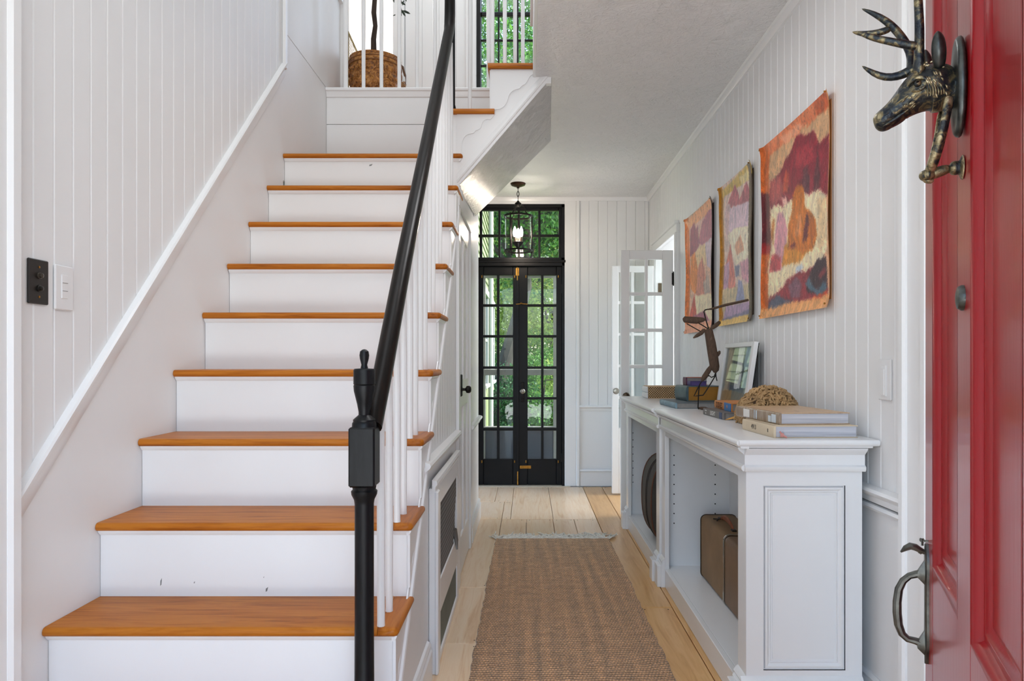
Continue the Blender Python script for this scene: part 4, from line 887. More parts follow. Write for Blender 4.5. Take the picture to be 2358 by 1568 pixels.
# teal pair further back
TEAL = simple('teal_leather', (78, 98, 104), .4, var=.25, vscale=16, bmp=.15)
BLUEB = simple('pale_blue_cloth', (130, 158, 172), .5, var=.2, vscale=22)
t, Mx, so = book('flat_book', 'thin pale blue book lying under the thick gilt-edged book', (.738, 3.447), R(2), .34, .24, ZT, .0285, simple('blue_grey_boards', (96, 108, 116), .5), GREYP, .006, spine=BLUEB)
t, Mx, so = book('thick_book', 'thick teal leather book with gilt page edge below the mantis sculpture', (.824, 3.574), R(4), .205, .185, ZT+.0288, .078, TEAL, GOLDP, .010, cov=.004)
t, Mx, so = book('paperback', 'small orange and maroon paperback behind the purple one on the thick book', (.846, 3.70), R(0), .075, .112, ZT+.107, .042, simple('orange_red_cover', (190, 92, 52), .5, var=.15), GREYP, .002, spine=simple('maroon_spine', (92, 44, 70), .5))
t, Mx, so = book('paperback', 'small purple paperback on the thick gilt-edged book', (.850, 3.62), R(0), .068, .085, ZT+.107, .024, simple('purple_cover', (74, 58, 116), .5, var=.1), simple('violet_page_edge', (88, 72, 130), .6), .002)
# cane-faced box at the far end
cb = thing('cane_box', 'cane lattice box with white ribbed end at the far end of the bookcases', 'box', (.85, 4.46, ZT))
m = MB(); m.box((.757, 4.376, ZT), (1.0, 4.55, ZT+.074), .002); obj('body', m, simple('dark_box_core', (34, 26, 18), .8), cb)
m = MB(); CANE = simple('pale_cane', (196, 164, 122), .55, var=.1, vscale=40)
for s_ in (-1, 1):
    for k_ in range(-6, 24):
        a0 = Vector((.758+k_*.0150, 4.374, ZT)); 
        # strip from bottom to top at 45 degrees, clipped to the face
        xa, xb_ = (a0.x, a0.x+s_*.074)
        z0_, z1_ = ZT, ZT+.074
        lo_, hi_ = .758, 1.0
        def at_(x_): return z0_+(x_-xa)/(xb_-xa)*(z1_-z0_)
        x1_, x2_ = sorted((xa, xb_)); x1_, x2_ = max(x1_, lo_), min(x2_, hi_)
        if x2_-x1_ < .004: continue
        m.tube([(x1_, 4.374-.0012*s_, at_(x1_)), (x2_, 4.374-.0012*s_, at_(x2_))], .0025, 5)
m.box((.757, 4.370, ZT), (1.0, 4.376, ZT+.004), .001); m.box((.757, 4.370, ZT+.070), (1.0, 4.376, ZT+.074), .001); m.box((.757, 4.370, ZT+.073), (1.0, 4.55, ZT+.076), .001); obj('cane_lattice', m, CANE, cb)
m = MB()
for a in (.0005, .0375): m.prism([(.757, ZT+a), (.752, ZT+a+.002), (.748, ZT+a+.009), (.748, ZT+a+.026), (.752, ZT+a+.034), (.757, ZT+a+.036)], 4.372, 4.552, lambda u, v, w: (u, w, v))
obj('ribbed_end', m, SWITCHW, cb)
# leaning framed picture
pf = thing('framed_picture', 'white framed picture with a painted window reflection leaning on the beadboard behind the books', 'picture', (.99, 3.3, ZT))
lean = math.atan2(.045, .318); PW, PH = .47, .322
FM = Matrix.Translation((.985, 3.565, ZT+.003)) @ Matrix.Rotation(lean, 4, 'Y') @ Matrix(((0, 0, -1, 0), (-1, 0, 0, 0), (0, 1, 0, 0), (0, 0, 0, 1)))
m = MB(); m.M = FM; b_ = .022
for a, b, c, d in ((0, b_, 0, PH), (PW-b_*1.6, PW, 0, PH), (b_, PW-b_*1.6, 0, b_), (b_, PW-b_*1.6, PH-b_, PH)): m.box((a, c, 0), (b, d, .020), .002)
obj('frame', m, SWITCHW, pf)
PIC = []
def art_mesh(name, W_, H_, nu, nv, cols, M4, parent, matr, disp=None):
    uu, vv = np.meshgrid(np.linspace(0, 1, nu), np.linspace(0, 1, nv)); P = np.stack([uu*W_, vv*H_, np.zeros_like(uu)], -1)
    if disp is not None: P[..., 2] += disp(uu, vv)
    P = P.reshape(-1, 3); M_ = np.array(M4); P = P@M_[:3, :3].T+M_[:3, 3]-np.array(base_of(parent))
    idx = np.arange(nu*nv).reshape(nv, nu); q_ = np.stack([idx[:-1, :-1], idx[:-1, 1:], idx[1:, 1:], idx[1:, :-1]], -1).reshape(-1, 4)
    me = bpy.data.meshes.new(name); me.vertices.add(len(P)); me.vertices.foreach_set('co', P.ravel().astype(np.float32)); n = len(q_)
    me.loops.add(4*n); me.loops.foreach_set('vertex_index', q_.ravel().astype(np.int32)); me.polygons.add(n); me.polygons.foreach_set('loop_start', np.arange(0, 4*n, 4, dtype=np.int32))
    me.update(calc_edges=True); me.polygons.foreach_set('use_smooth', [True]*n)
    ca = me.color_attributes.new('paint', 'FLOAT_COLOR', 'POINT')
    c = cols(uu, vv).reshape(-1, 3)/255.0; c = np.where(c <= .04045, c/12.92, ((c+.055)/1.055)**2.4); ca.data.foreach_set('color', np.concatenate([c, np.ones((len(c), 1))], 1).ravel().astype(np.float32))
    me.materials.append(matr); o = bpy.data.objects.new(name, me); COL.objects.link(o); o.parent = parent; return o
def paint_mat(name, rough, bmp, sc, spec=.5):
    m_, nt, bs = mat(name); a = N(nt, 'ShaderNodeAttribute', attribute_name='paint'); nt.links.new(a.outputs['Color'], bs.inputs['Base Color']); bs.inputs['Roughness'].default_value = rough
    bs.inputs['Specular IOR Level'].default_value = spec
    if bmp: v = coords(nt); bump(nt, bs, noise(nt, v, sc, 5, .65, 1.2), bmp, .004)
    return m_
def fbm(u, v, f, seed):
    g = np.random.default_rng(seed); o = np.zeros_like(u); a = 1.0
    for k in range(4):
        for _ in range(3):
            th, ph = g.uniform(0, 6.28, 2); o += a*np.sin((u*np.cos(th)+v*np.sin(th))*f*6.28+ph+1.3*np.sin((u*np.sin(ph)+v*np.cos(ph))*f*4))/3
        a *= .55; f *= 2.1
    return o
def inpoly(x, y, P):
    r = np.zeros(x.shape, bool); n = len(P)
    for i in range(n):
        (x0, y0), (x1, y1) = P[i], P[(i+1) % n]
        if y0 == y1: continue
        c = ((y0 > y) != (y1 > y)) & (x < (x1-x0)*(y-y0)/(y1-y0)+x0); r ^= c
    return r
def reflection_cols(u, v):  # window reflection painted as flat colour bands on the print
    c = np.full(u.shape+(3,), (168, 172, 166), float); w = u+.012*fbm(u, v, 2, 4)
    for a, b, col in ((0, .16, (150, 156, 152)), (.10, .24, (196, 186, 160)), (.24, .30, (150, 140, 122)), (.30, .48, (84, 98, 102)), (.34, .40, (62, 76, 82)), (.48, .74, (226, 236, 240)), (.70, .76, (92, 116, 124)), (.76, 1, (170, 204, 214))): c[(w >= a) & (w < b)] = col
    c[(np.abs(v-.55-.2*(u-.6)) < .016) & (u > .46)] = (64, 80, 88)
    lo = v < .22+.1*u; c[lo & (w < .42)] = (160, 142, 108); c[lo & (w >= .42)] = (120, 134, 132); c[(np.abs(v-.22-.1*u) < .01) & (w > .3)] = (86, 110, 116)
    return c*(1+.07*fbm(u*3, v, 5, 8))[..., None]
PM = FM @ Matrix.Translation((b_-.002, b_-.002, .008))
art_mesh('print', PW-2.6*b_+.004, PH-2*b_+.004, 90, 70, reflection_cols, PM, pf, paint_mat('painted_reflection', .35, 0, 1))
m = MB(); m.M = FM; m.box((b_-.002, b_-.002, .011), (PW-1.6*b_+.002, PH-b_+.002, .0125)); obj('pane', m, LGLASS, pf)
m = MB(); m.M = FM; m.box((.004, .004, -.004), (PW-.004, PH-.004, .007)); obj('backing', m, DARK, pf)
# driftwood mantis
DRIFT = streak('dark_driftwood', [(52, 38, 28), (92, 70, 54), (72, 54, 42), (110, 88, 70)], (30, 30, 5), 4, .8, .5, dist=1)
WIRE = simple('black_wire', (26, 20, 16), .5, .4)
ms = thing('mantis_sculpture', 'driftwood and wire mantis sculpture standing on the bookcase top', 'sculpture', (.83, 3.36, ZT))
YM = 3.36
def mp_(x, y, dy=0): return Vector(px(x, y, YM+dy))
def piece(name, pts, rad, flat=1.0, n=9, mt=DRIFT, sd=0):
    m = MB(); s_ = YM/F; m.tube([mp_(*p) for p in pts], [r*s_ for r in rad], n, flat=flat)
    for i_, v_ in enumerate(m.V): m.V[i_] = v_+Vector((mnoise.noise(v_*40+Vector((sd, 0, 0))), mnoise.noise(v_*40+Vector((0, sd+5, 0))), mnoise.noise(v_*40+Vector((9, 0, sd)))))*.0018
    return obj(name, m, mt, ms, 50)
piece('body', [(1631, 757), (1632, 762), (1637, 790), (1642, 820), (1646, 845), (1647, 853), (1646, 859)], [6, 10, 11, 11.5, 11, 8, 3], .9, 10, sd=1)
piece('head', [(1573, 737), (1576, 736), (1590, 737), (1605, 738), (1618, 736), (1625, 735)], [4, 7.5, 8, 8, 5, 2], .8, 9, sd=2)
piece('claw', [(1596, 778), (1605, 773), (1615, 767), (1622, 760), (1624, 757)], [1.5, 4, 5, 4, 1], .5, 8, sd=3)
piece('claw', [(1635, 758), (1641, 755), (1649, 749), (1657, 742), (1659, 740)], [2, 4.5, 5, 4, 1], .5, 8, sd=4)
piece('wing_stub', [(1649, 822), (1652, 818), (1656, 812), (1658, 808)], [2, 4, 4, 2], .5, 8, sd=5)
piece('thigh', [(1640, 840), (1632, 852), (1622, 868), (1616, 877)], [4, 6, 6, 3], .7, 8, sd=6)
piece('antenna_stick', [(1722, 691, -.30), (1700, 696, -.22), (1670, 703, -.12), (1640, 711, -.03), (1627, 713)], [2.6, 2.8, 3.2, 2.6, 1.2], 1, 7, sd=7)
for nm, pts, w_ in (('wire_leg', [(1632, 758), (1626, 738), (1621, 718), (1623, 714), (1630, 712)], 1.5), ('wire_leg', [(1630, 757), (1616, 748), (1607, 743)], 1.3), ('wire_leg', [(1613, 763), (1597, 754), (1581, 745)], 1.2),
                    ('wire_leg', [(1617, 876), (1611, 886), (1609, 900), (1608, 920), (1607.5, 939)], 1.4), ('wire_leg', [(1610, 888), (1604, 900), (1598, 912), (1608, 911), (1619, 910), (1624, 903), (1636, 884), (1647, 866), (1649, 857)], 1.3),
                    ('wire_leg', [(1618, 875), (1626, 868), (1633, 865), (1638, 869), (1645, 866), (1648, 857)], 1.3), ('wire_leg', [(1648, 857), (1649, 868), (1651, 877)], 1.2), ('wire_leg', [(1607.5, 938), (1609, 942)], 1.6)):
    m = MB(); m.tube([mp_(*p) for p in pts], w_*YM/F, 6); obj(nm, m, WIRE, ms)
m = MB(); a = .833; m.tube([(a-.004, YM+.015, ZT+.008), (a+.008, YM-.002, ZT+.008), (a+.024, YM-.012, ZT+.008), (a+.036, YM-.014, ZT+.007)], [.004, .0075, .0075, .004], 8); obj('foot_block', m, DRIFT, ms)
# ------------------------------------------------------------------ red front door, open into the hall
RED, nt, bs = mat('glossy_red_paint'); bs.inputs['Base Color'].default_value = (*lin((158, 0, 18)), 1); bs.inputs['Roughness'].default_value = .32; bs.inputs['Coat Weight'].default_value = .35; bs.inputs['Coat Roughness'].default_value = .12
v = coords(nt, (30, 30, 3)); bump(nt, bs, noise(nt, v, 3, 4), .10, .003)
FE = Vector((.7156, 1.25, 0)); AD = Vector((-.4, -.9165, 0)).normalized(); ND = Vector((-.9165, .4, 0)).normalized()
def dpt(s, z, u=0.0): return FE+AD*s+ND*u+Vector((0, 0, z))
DM = Matrix(((AD.x, ND.x, 0, FE.x), (AD.y, ND.y, 0, FE.y), (0, 0, 1, 0), (0, 0, 0, 1)))    # (s, u, z) -> world
rd = thing('door_5', 'glossy red panelled front door standing open with stag knocker', None, tuple(dpt(.785, 0)), kind='structure')
ST, PN, MU, DW, DH = .095, .25, .095, .785, 2.06
colsD = [(ST, ST+PN), (ST+PN+MU, ST+2*PN+MU)]; rowsD = [(.14, .40), (.752, 1.90)]
m = MB(); m.M = DM
for a, b in ((0, ST), (colsD[0][1], colsD[1][0]), (colsD[1][1], DW)): m.box((a, -.044, .01), (b, 0, DH), .0018)
for c, d in ((.01, rowsD[0][0]), (rowsD[0][1], rowsD[1][0]), (rowsD[1][1], DH)):
    for a, b in colsD: m.box((a-.001, -.0435, c), (b+.001, -.0003, d), .0005)
obj('frame', m, RED, rd)
PR = [(0, 0), (.0025, .0005), (.006, -.002), (.010, -.009), (.014, -.0125), (.020, -.0105), (.026, -.0115), (.031, -.016), (.035, -.018), (.0375, -.0165), (.042, -.0165), (.050, -.0175)]
for a, b in colsD:
    for c, d in rowsD:
        m = MB(); m.M = DM; rows = m.ringmold(PR, (a, c, b, d), lambda u, v, h: (u, h, v)); m.f(*rows[-1])
        m.box((a, -.036, c), (b, -.024, d)); obj('panel', m, RED, rd, sharp=50)
def KU(xp, yp, s):                                      # photo pixel -> (u, z) in the plane square to the door at s
    b = FE+AD*s; r = (xp-CX)/F; u = (b.x-b.y*r)/(-ND.x+ND.y*r); return u, H-(yp-CY)/F*(b.y+ND.y*u)
def bronze(name, shift):
  BRZ, nt, bs = mat(name); g = nt.nodes.new('ShaderNodeNewGeometry'); v = coords(nt)
  mm = N(nt, 'ShaderNodeMath', operation='MULTIPLY_ADD'); mm.inputs[1].default_value = .55; mm.inputs[2].default_value = .22
  nt.links.new(noise(nt, v, 75, 4, .6, 1.0), mm.inputs[0])
  pp = N(nt, 'ShaderNodeMath', operation='MULTIPLY_ADD'); pp.inputs[1].default_value = 1.7; pp.inputs[2].default_value = -.85; nt.links.new(g.outputs['Pointiness'], pp.inputs[0])
  ad = N(nt, 'ShaderNodeMath', operation='ADD'); nt.links.new(mm.outputs[0], ad.inputs[0]); nt.links.new(pp.outputs[0], ad.inputs[1])
  nt.links.new(ramp(nt, ad.outputs[0], [(.415+shift, lin((34, 40, 50))), (.50+shift, lin((62, 66, 66))), (.565+shift, lin((132, 120, 88))), (.70+shift, lin((216, 202, 164)))]), bs.inputs['Base Color'])
  bs.inputs['Metallic'].default_value = .75; bs.inputs['Roughness'].default_value = .36; bump(nt, bs, noise(nt, v, 120, 4, .6, 1.5), .35, .003)
  return BRZ
BRZ = bronze('worn_bronze', 0.0); BRZA = bronze('antler_bronze', .045)
BRD = simple('dark_bronze', (84, 88, 86), .35, .85, var=.35, vscale=60, bmp=.1, bscale=120)
SK = .3925
kn = thing('knocker', 'bronze stag head knocker', None, (0, 0, 0)); del kn['label']; kn.parent = rd; kn.location = dpt(SK, 1.45)-ORIG[rd.name]; ORIG[kn.name] = dpt(SK, 1.45)
def kp(xp, yp, w=0.0): u, z = KU(xp, yp, SK); return dpt(SK+w, z, u)
PXM = .90/F
m = MB(); rows = []
u0, zc = KU(2212, 200, SK)
for rr_, uu in ((1, .0), (1.02, .004), (1.0, .009), (.9, .0115), (.82, .010), (.5, .013)):
    rows.append([dpt(SK+.036*rr_*math.cos(t_), zc+.064*rr_*math.sin(t_), uu) for t_ in [2*math.pi*i/32 for i in range(32)]])
m.loft(rows); obj('back_plate', m, BRD, kn)
m = MB(); rows = []
STN = [(2216, 204, 50, .024), (2203, 205, 46, .023), (2190, 206, 46, .024), (2176, 206, 52, .0275), (2158, 203, 57, .031), (2140, 203, 57, .0315), (2122, 211, 51, .029), (2105, 222, 44, .025), (2090, 234, 37, .0215), (2074, 247, 31, .0185), (2058, 260, 27, .0165), (2043, 272, 26, .016), (2031, 281, 25, .0155), (2022, 288, 21, .013), (2017, 291, 13, .008), (2015, 292, 4, .003)]
P_ = [KU(a, b, SK) for a, b, _, _ in STN]; n = 22
for i, (a, b, hh, hw) in enumerate(STN):
    t_ = Vector(P_[min(i+1, len(P_)-1)])-Vector(P_[max(i-1, 0)]); t_.normalize(); nr = Vector((-t_.y, t_.x))
    if nr.y < 0: nr = -nr
    row = []
    for k in range(n):
        an = 2*math.pi*k/n; c, s_ = math.cos(an), math.sin(an)
        hwz = hw*(1-.18*max(0, -c)-.22*max(0, c)**2)
        u, z = P_[i][0]+nr.x*hh*PXM*c, P_[i][1]+nr.y*hh*PXM*c
        row.append(dpt(SK+hwz*s_, z, u))
    rows.append(row)
m.loft(rows)
for sg in (1, -1):                                       # brow, cheek, nostril and jaw relief
    def kq(x, y, w): return kp(x, y, sg*w)
    m.tube([kq(2084, 214, .021), (kq(2094, 202, .0245)), kq(2108, 196, .027), kq(2122, 198, .0285), kq(2134, 206, .030)], [.0012, .0028, .0036, .003, .001], 7)
    m.tube([kq(2092, 224, .023), kq(2104, 226, .026), kq(2118, 222, .029), kq(2130, 214, .030)], [.001, .0028, .0032, .001], 7)
    m.blob(kq(2108, 209, .0265), .0048, 2)
    m.tube([kq(2028, 275, .012), kq(2036, 272, .0145), kq(2046, 268, .0155)], [.001, .0028, .001], 6)
    m.tube([kq(2030, 297, .010), kq(2050, 287, .0125), kq(2072, 274, .0165), kq(2090, 262, .0195)], [.0012, .0026, .0026, .0008], 6)
    m.tube([kq(2060, 250, .0165), kq(2076, 240, .019), kq(2090, 232, .022)], [.0008, .0022, .0008], 6)
    for q_ in range(7):
        x_ = 2124+q_*6; m.tube([kq(x_, 206+q_*1.5, .031), kq(x_+7, 224+q_, .0312), kq(x_+5, 242-q_, .030)], [.0006, .0019, .0006], 5)
obj('stag_head', m, BRZ, kn, sharp=60)
m = MB()
for sg in (1, -1):
    m.blob(kp(2107, 208, sg*.0292), .0026, 1)
obj('eye', m, simple('dark_eye', (24, 22, 20), .2, .6), kn, kind='stuff')
for sg in (1, -1):
    dx = 0 if sg > 0 else 16
    m = MB(); pts = [kp(2160-dx, 172, sg*.018), kp(2156-dx, 150, sg*.026), kp(2154-dx, 128, sg*.030), kp(2153-dx, 108, sg*.030), kp(2152-dx, 93, sg*.028)]
    m.tube(pts, [.007, .0105, .0108, .0085, .002], 10, flat=.85); obj('ear', m, BRD, kn)
def antler(name, tubes, dw):
    m = MB()
    for pts, r in tubes:
        m.tube([kp(x, y, w+dw) for x, y, w in pts], [q_*PXM for q_ in r], 9)
    return obj(name, m, BRZA, kn, sharp=60)
antler('antler', [([(2114, 192, .010), (2113, 160, .015), (2112, 145, .018), (2112, 120, .020), (2112, 90, .024), (2109, 55, .030), (2105, 10, .036), (2100, -40, .040), (2090, -90, .042)], [14, 14, 12, 11, 11, 10, 9.5, 9, 6]),
                  ([(2124, 122, .018), (2112, 123, .020), (2098, 124, .021), (2078, 121, .022), (2045, 114, .022), (2010, 107, .022), (1985, 98, .022), (1970, 92, .022)], [6, 9, 10.5, 10, 9, 8, 6, 2]),
                  ], .004)
antler('antler', [([(2108, 196, -.008), (2104, 172, -.012), (2100, 152, -.014), (2104, 120, -.018), (2094, 92, -.020), (2078, 66, -.022), (2062, 48, -.022), (2045, 32, -.022), (2015, 14, -.022), (1984, 2, -.022)], [13, 13, 12, 11, 10.5, 10, 10, 9, 7, 2]),
                  ([(2056, 46, -.022), (2040, 56, -.022), (2010, 62, -.022), (1985, 62, -.022), (1962, 57, -.022)], [9, 9, 8.5, 7, 2]),
                  ([(2118, 150, -.008), (2106, 151, -.012), (2092, 158, -.012), (2070, 168, -.013), (2040, 171, -.013), (2012, 161, -.013), (1984, 142, -.013)], [12, 13, 12, 10.5, 9.5, 8, 2])], 0)
m = MB()
for sg in (1, -1):
    m.tube([kp(2178, 236, sg*.028), kp(2174, 262, sg*.030), kp(2168, 300, sg*.028), kp(2158, 345, sg*.022), kp(2146, 382, sg*.012), kp(2138, 402, sg*.003)], [.006, .0062, .0058, .0062, .0068, .007], 10, flat=.75)
m.blob(kp(2136, 404, 0), (.011, .011, .0085), 2); m.tube([kp(2136, 406, 0), kp(2155, 398, 0), kp(2175, 391, 0), kp(2190, 387, 0)], [.007, .0075, .0072, .005], 10)
m.tube([kp(2124, 398, 0), kp(2128, 412, 0), kp(2140, 418, 0), kp(2152, 416, 0)], [.003, .005, .005, .002], 8)
obj('striker', m, BRZ, kn, sharp=60)
m = MB(); m.M = DM; u_, z_ = KU(2209, 386, SK); m.lathe([(.0165, 0), (.0165, .002), (.012, .004), (.008, .005), (.010, .010), (.008, .015), (.002, .017)], (SK, 0, z_), 16, 'y'); obj('strike_plate', m, BRZ, kn)
m = MB(); m.M = DM; u_, z_ = KU(2210, 686, SK); m.lathe([(.0165, 0), (.0165, .003), (.014, .007), (.008, .0085), (.001, .009)], (SK, 0, z_), 20, 'y'); obj('bell_push', m, BRD, rd)
rg = random.Random(12); m = MB()
for sg in (1, -1):
    for q_ in range(46):                                 # fur ridges on cheek, brow and muzzle
        if q_ < 26: x_, y_ = rg.uniform(2124, 2170), rg.uniform(180, 228); w_ = .0315*math.sqrt(max(.2, 1-((y_+6-205)/60)**2)); dx_, dy_ = rg.uniform(4, 10), rg.uniform(9, 16)
        elif q_ < 36: x_, y_, w_ = rg.uniform(2074, 2110), rg.uniform(228, 254), .0215+rg.uniform(0, .002); dx_, dy_ = rg.uniform(-14, -8), rg.uniform(6, 11)
        else: x_, y_, w_ = rg.uniform(2118, 2165), rg.uniform(158, 176), .0245; dx_, dy_ = rg.uniform(6, 12), rg.uniform(-6, 3)
        m.tube([kp(x_, y_, sg*(w_-.003)), kp(x_+dx_*.5, y_+dy_*.5, sg*(w_-.0004)), kp(x_+dx_, y_+dy_, sg*(w_-.003))], [.0005, .0019, .0004], 6)
obj('fur_ridge', m, BRZ, kn, sharp=60, kind='stuff')
for o_ in list(kn.children):
    if o_.name.split('.')[0] in ('stag_head', 'ear', 'antler', 'striker', 'strike_plate', 'back_plate', 'fur_ridge'):
        o_.data.polygons.foreach_set('use_smooth', [True]*len(o_.data.polygons))
        if 'sharp_edge' in o_.data.attributes: o_.data.attributes.remove(o_.data.attributes['sharp_edge'])
        md = o_.modifiers.new('smooth', 'SUBSURF'); md.levels = md.render_levels = 2 if 'head' in o_.name or 'ear' in o_.name else 1
# thumb latch on the closing stile
SH_ = .042
def hp(xp, yp, w=0.0): u, z = KU(xp, yp, SH_); return dpt(SH_+w, z, u)
HM = 1.21/F
th = thing('door_handle', 'worn bronze thumb latch', None, (0, 0, 0)); del th['label']; th.parent = rd; th.location = dpt(SH_, .7)-ORIG[rd.name]; ORIG[th.name] = dpt(SH_, .7)
LATCH = simple('worn_grey_bronze', (98, 100, 96), .33, .85, var=.35, vscale=45, bmp=.1, bscale=80)
z_t, z_b = KU(2132, 1252, SH_)[1], KU(2138, 1528, SH_)[1]
m = MB(); m.M = DM
rows = []
for f, wd in ((0, .004), (.06, .010), (.12, .015), (.2, .016), (.32, .013), (.5, .011), (.66, .013), (.8, .016), (.9, .010), (1, .003)):
    z_ = z_t+(z_b-z_t)*f; rows.append([(SH_-wd, .000, z_), (SH_-wd, .004, z_), (SH_-wd*.6, .006, z_), (SH_+wd*.6, .006, z_), (SH_+wd, .004, z_), (SH_+wd, 0, z_)])
m.loft(rows); obj('latch_plate', m, LATCH, th)
m = MB(); m.tube([hp(2130, 1272), hp(2118, 1266), hp(2108, 1260), hp(2096, 1257), hp(2085, 1262), hp(2074, 1271)], [.004, .005, .0062, .0062, .005, .0015], 9, flat=1.3); m.blob(hp(2120, 1270), .005, 1); obj('thumb_piece', m, LATCH, th)
m = MB(); m.tube([hp(2128, 1320), hp(2110, 1322), hp(2094, 1326), hp(2080, 1337), hp(2070, 1356), hp(2066, 1385), hp(2066, 1410), hp(2069, 1438), hp(2077, 1459), hp(2090, 1471), hp(2106, 1475), hp(2132, 1484)], [.0075, .0065, .0058, .0062, .0068, .0072, .0074, .0072, .0066, .006, .0062, .008], 10); obj('grip', m, LATCH, th)
m = MB()
for yc, sg in ((1322, 1), (1484, 1)):
    m.loft([[hp(2131, yc-36, w) for w in (-.002, .002)]+[hp(2133, yc-36, w) for w in (.002, -.002)], [hp(2112, yc-6, w) for w in (-.006, .006)]+[hp(2134, yc-6, w) for w in (.009, -.009)], [hp(2112, yc+6, w) for w in (-.006, .006)]+[hp(2134, yc+6, w) for w in (.009, -.009)], [hp(2131, yc+26, w) for w in (-.002, .002)]+[hp(2134, yc+26, w) for w in (.002, -.002)]])
obj('grip_foot', m, LATCH, th, kind='stuff')
m = MB(); m.tube([hp(2124, 1240), hp(2124, 1256)], .0022, 6); m.tube([hp(2118, 1246), hp(2128, 1241)], .0018, 6); m.tube([hp(2118, 1240), hp(2128, 1247)], .0018, 6); m.tube([hp(2124, 1246), hp(2140, 1246)], .002, 6); obj('finial', m, LATCH, th)
m = MB()
for z_ in (.25, 1.1, 1.85): m.tube([dpt(.788, z_-.05, .004), dpt(.788, z_+.05, .004)], .007, 8)
obj('hinge', m, BRD, rd, kind='stuff')
# ------------------------------------------------------------------ rug
RUGM, nt, bs = mat('jute_weave'); a = N(nt, 'ShaderNodeAttribute', attribute_name='paint'); nt.links.new(a.outputs['Color'], bs.inputs['Base Color']); bs.inputs['Roughness'].default_value = .85; bs.inputs['Sheen Weight'].default_value = .6; bs.inputs['Sheen Roughness'].default_value = .4
v = coords(nt); bump(nt, bs, noise(nt, v, 260, 3), .5, .003)
rg_ = thing('rug', 'brown woven jute runner with pale fringe on the board floor', 'rug', (.15, 2.6, 0))
RX0, RX1, RY0, RY1 = -.197, .503, .75, 4.275
nu, nv = 224, 920
def rug_h(u, v):
    y = v*(RY1-RY0); x = u*(RX1-RX0)
    wob = .0016*fbm(u*2, v*4, 3, 2)
    row = np.abs(np.sin(np.pi*(y+wob)/.0168)); ph = np.floor((y+wob)/.0168)
    col = np.abs(np.sin(np.pi*(x/.0115+.5*(ph % 2)+.15*fbm(u, v, 6, 3))))
    return row, col
def rug_disp(u, v):
    r_, c_ = rug_h(u, v); return .004+.0042*r_**.7+.0016*c_*r_+.0014*fbm(u*1.5, v*6, 5, 6)+.0015
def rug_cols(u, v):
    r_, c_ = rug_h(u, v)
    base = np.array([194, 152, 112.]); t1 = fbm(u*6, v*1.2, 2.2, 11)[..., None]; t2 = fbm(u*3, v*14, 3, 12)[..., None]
    c = (base+np.array([10, 16, 18.])*np.clip((v-.72)/.28, 0, 1)[..., None])*(1+.07*t1+.05*t2)+np.array([3, 0, -2.])*t1  # far end paler: mostly window sheen put into the colour, some fading
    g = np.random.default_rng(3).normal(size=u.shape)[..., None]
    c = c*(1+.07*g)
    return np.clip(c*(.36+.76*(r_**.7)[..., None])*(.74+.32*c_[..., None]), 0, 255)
RMx = Matrix.Translation((RX0, RY0, 0)); 
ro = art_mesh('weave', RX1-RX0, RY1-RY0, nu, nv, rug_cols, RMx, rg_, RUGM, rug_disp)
me = ro.data; co = np.empty(len(me.vertices)*3, np.float32); me.vertices.foreach_get('co', co); co = co.reshape(nv, nu, 3)
vv_ = np.linspace(0, 1, nv); ew = .0028*np.interp(np.arange(nv), np.arange(0, nv, 12), np.random.default_rng(5).normal(size=len(range(0, nv, 12))))
uu_ = np.linspace(-1, 1, nu)[None, :]; co[..., 0] += (.016*(1-vv_)[:, None]*uu_)+ew[:, None]*np.abs(uu_)**6*np.sign(uu_)
co[:, 0, 2] = .0006; co[:, -1, 2] = .0006; co[0, :, 2] = .0006; co[-1, :, 2] = .002
me.vertices.foreach_set('co', co.ravel()); me.update()
m = MB(); rg = random.Random(8); JF = simple('pale_jute_fringe', (240, 235, 226), .85, var=.2, vscale=60)
for i in range(230):
    x = RX0+.002+(RX1-RX0-.004)*i/229; L = rg.uniform(.07, .14); pts = []; a = rg.uniform(-.7, .7)
    p = Vector((x, RY1-.014, .009))
    for j in range(5):
        pts.append(Vector((p.x, p.y, max(.0035, p.z)))); a += rg.uniform(-.7, .7); p = p+Vector((math.sin(a)*L*.22, abs(math.cos(a))*L*.26, rg.uniform(-.006, .006)))
    m.tube(pts, [.0048, .0046, .0042, .0036, .0024], 5)
for x, s_ in ((RX0+.0, -1), (RX1, 1)):
    p = Vector((x, RY1-.01, .008)); m.tube([p, p+Vector((s_*.02, .015, .008)), p+Vector((s_*.035, .035, .004))], [.004, .0035, .002], 5)
obj('fringe', m, JF, rg_, kind='stuff')

